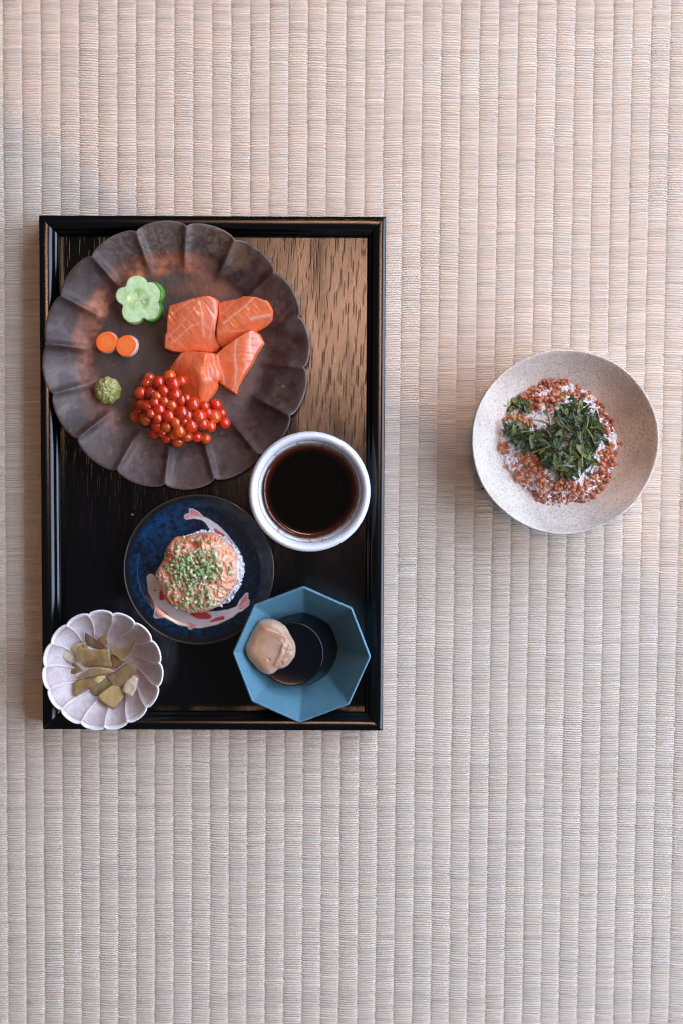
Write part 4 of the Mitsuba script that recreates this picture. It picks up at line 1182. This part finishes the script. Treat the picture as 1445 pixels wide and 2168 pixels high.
def drop(x, y, s):
    z = on_rice(x, y) + s * 0.55 if rpoly.contains(Point(x, y)) else ZRI + 0.001 + s * 0.6 + 0.9 * max(0, math.hypot(x - gc[0], y - gc[1]) - 0.62 * GRD)
    for q in puffs:
        d = math.hypot(q[0] - x, q[1] - y)
        if d < s * 1.5:
            z = max(z, q[2] + math.sqrt((s * 1.5) ** 2 - d * d) * 0.62)
    puffs.append((x, y, min(z, on_rice(*rcn) + 0.004)))


for g, cnt in zones:
    x0, y0, x1, y1 = g.bounds
    got = tries = 0
    mine = []
    while got < cnt * 0.95 and tries < 6000:
        tries += 1
        x, y = r.uniform(x0, x1), r.uniform(y0, y1)
        if g.contains(Point(x, y)) and all(math.hypot(x - a, y - b) > 0.0019 * (1 - tries / 9000) for a, b in mine):
            mine.append((x, y)); got += 1
            drop(x, y, 0.00185)
for q in singles:
    x, y = pts([q], *O6, ZRI + 0.009)[0]
    drop(x, y, 0.00185)
for x, y, z in puffs[:300]:
    s = r.uniform(0.00135, 0.00185)
    copy_of('rice_puff', PF[r.integers(3)], f'puff_{r.integers(4)}', T().translate([x, y, z]).rotate([0, 0, 1], r.uniform(0, 360)).rotate([1, 0, 0], r.normal(0, 30)).scale([s, s, s]),
            'tiny reddish brown roasted puff on the rice in the speckled bowl', 'rice puff', 'roasted brown puffs on the rice')

if len(puffs) > 300:
    g = trimesh.creation.icosphere(1, 1.0)
    gm = scatter([[x, y, z] for x, y, z in puffs[300:]], 0.0018, g, r)
    solo('scattered_rice_puffs', gm, 'puff_1', 'further roasted brown puffs strewn between the rice grains', 'rice puffs', kind='stuff')

# chopped greens: crumpled leaf scraps and stems
greens = thing('chopped_greens', 'heap of dark green chopped leaves and stems on the rice', 'greens')
big = P6([(650, 340), (720, 290), (800, 262), (900, 310), (1040, 390), (1100, 500), (1180, 620), (1215, 770), (1120, 830), (1140, 980), (1010, 1100), (890, 1140), (700, 1090), (610, 1080), (500, 940), (500, 860), (350, 855), (290, 780), (170, 690), (135, 620), (180, 570), (300, 570), (440, 610), (560, 620), (600, 540), (640, 460)]).buffer(-0.0012)
small = P6([(210, 310), (290, 305), (400, 360), (440, 430), (400, 440), (320, 440), (240, 390)])
gcen = np.array(big.centroid.coords[0])


def green_z(x, y):
    d = shapely.distance(big.exterior, Point(x, y)) if big.contains(Point(x, y)) else 0.0
    return on_rice(x, y) + 0.0026 + 0.0150 * float(rounded(np.array(d), 0.014, 1.7))


def scrap(x, y, z, L, W, yaw, r, col):
    nu, nv_ = 13, 9
    u, w = np.meshgrid(np.linspace(-1, 1, nu), np.linspace(-1, 1, nv_), indexing='ij')
    sd = int(r.integers(1e6))
    wid = (1 - np.abs(u) ** 2.4) * 0.8 + 0.2
    wid *= 1 + 0.5 * (fbm2(u * 1.2 + sd % 97, np.sign(w) * 2.0, 1.7, sd % 31, 2) - 0.5)
    X, Y = u * L, w * W * wid
    fold = r.uniform(0.15, 0.5)
    Zz = fold * np.abs(Y) + r.normal(0, 0.34) * X + r.normal(0, 0.2) * Y + r.uniform(-45, 45) * X * X + 0.0034 * (fbm2(X + sd % 13, Y, 330, sd % 77, 3) - 0.5) - 0.00035 * np.exp(-(w / 0.10) ** 2) + 0.0006 * np.abs(np.sin(u * 7 + np.abs(w) * 3)) * (1 - np.abs(w))
    c, s = math.cos(yaw), math.sin(yaw)
    P = np.stack([x + c * X - s * Y, y + s * X + c * Y, z + Zz], -1).reshape(-1, 3)
    n = len(P)
    v = np.vstack([P, P - [0, 0, 0.00022]])
    f = grid_faces(nu, nv_)
    b = [(i, 0) for i in range(nu)] + [(nu - 1, j) for j in range(1, nv_)] + [(i, nv_ - 1) for i in range(nu - 2, -1, -1)] + [(0, j) for j in range(nv_ - 2, 0, -1)]
    b = np.array([i * nv_ + j for i, j in b])
    bn = np.roll(b, -1)
    wall = np.vstack([np.stack([b, bn, bn + n], -1), np.stack([b, bn + n, b + n], -1)])
    m = trimesh.Trimesh(v, np.vstack([f, f[:, ::-1] + n, wall]), process=False)
    if m.volume < 0:
        m.invert()
    k = (0.75 + 0.5 * fbm2(v[:, 0], v[:, 1], 500, 6, 2))[:, None]
    cc_ = np.asarray(col) * k
    vein = np.tile(np.exp(-(w / 0.09) ** 2).ravel(), 2)
    return m, mix(cc_, np.array([0.14, 0.19, 0.055]), vein * 0.55)


GREENS = [(0.024, 0.040, 0.013), (0.037, 0.058, 0.017), (0.062, 0.084, 0.023), (0.028, 0.045, 0.019), (0.115, 0.135, 0.038)]
r = np.random.default_rng(61)
k = 0
bx = big.bounds
neck = P6([(190, 580), (420, 600), (640, 600), (640, 880), (500, 900), (340, 840), (180, 690)])
layer = []
while k < 282:
    x, y = r.uniform(bx[0], bx[2]), r.uniform(bx[1], bx[3])
    if k % 6 == 5:
        x, y = r.uniform(*sorted((neck.bounds[0], neck.bounds[2]))), r.uniform(neck.bounds[1], neck.bounds[3])
    if not (neck if k % 6 == 5 else big).contains(Point(x, y)):
        continue
    t = (k / 282) ** 1.4
    z = green_z(x, y) * 1.0 - 0.0095 * (1 - t) + r.normal(0, 0.0006)
    L = r.uniform(0.0026, 0.0066) if k < 236 else r.uniform(0.0060, 0.0095)
    m, c = scrap(x, y, z, L, L * (r.uniform(0.16, 0.55) if k < 236 else r.uniform(0.12, 0.30)), r.uniform(0, 6.28), r, GREENS[r.choice(5, p=[.28, .27, .18, .17, .10])])
    part(greens, 'leaf', m, 'leaf', color=c)
    k += 1
sx = small.bounds
k = 0
while k < 14:
    x, y = r.uniform(sx[0], sx[2]), r.uniform(sx[1], sx[3])
    if small.contains(Point(x, y)):
        m, c = scrap(x, y, on_rice(x, y) + 0.0035 + 0.0002 * k, r.uniform(0.003, 0.006), r.uniform(0.0014, 0.0026), r.uniform(0, 6.28), r, GREENS[r.integers(1, 5)])
        part(greens, 'leaf', m, 'leaf', color=c)
        k += 1
stems = [[(220, 195), (225, 280), (230, 370)], [(185, 375), (240, 385), (300, 395)], [(280, 310), (350, 330), (435, 370)], [(400, 380), (440, 430), (480, 470)], [(300, 450), (285, 540), (265, 620)], [(180, 690), (260, 620), (350, 545)],
         [(440, 520), (540, 535), (640, 570)], [(690, 500), (720, 570), (750, 600)], [(850, 450), (880, 540), (920, 620)], [(920, 640), (920, 690), (935, 745)], [(1000, 620), (1040, 690), (1075, 760)], [(1020, 605), (1080, 605), (1150, 590)], [(1010, 530), (1000, 580), (985, 620)],
         [(455, 860), (530, 830), (620, 790)], [(340, 650), (430, 645), (540, 690)], [(640, 1060), (680, 1000), (760, 985), (880, 995)], [(945, 880), (940, 940), (945, 1000)], [(1040, 850), (1000, 910), (990, 970), (1020, 960), (1030, 900)], [(1100, 870), (1040, 890), (980, 920)], [(850, 1190), (900, 1150), (940, 1100)], [(670, 1165), (700, 1140), (730, 1125)], [(610, 1100), (630, 1050), (650, 1000)],
         [(1090, 960), (1060, 1020), (1040, 1070)], [(580, 430), (620, 480), (640, 520)], [(1040, 400), (1090, 405), (1110, 420)], [(560, 600), (620, 640), (660, 650)], [(800, 900), (760, 860), (700, 870)], [(360, 570), (400, 620), (420, 640)], [(700, 330), (740, 400), (760, 440)]]
for i, st in enumerate(stems):
    q = pts(st, *O6, ZRI + 0.020)
    z = [green_z(*p) + 0.0022 + 0.0008 * math.sin(3 * j + i) for j, p in enumerate(q)]
    line = resample(np.column_stack([q, z]), 0.0012)
    w = r.uniform(0.00038, 0.00068) * (1.5 if i in (4, 13) else 1.0)
    m = tube(line, np.linspace(w, w * 0.7, len(line)), 7)
    c0 = np.array([(0.16, 0.22, 0.05), (0.22, 0.26, 0.07), (0.10, 0.17, 0.04)][i % 3])
    part(greens, 'stem', m, 'leaf', color=np.clip(c0 * (0.8 + 0.4 * fbm2(m.vertices[:, 0], m.vertices[:, 1], 400, 8, 2))[:, None], 0, 1))
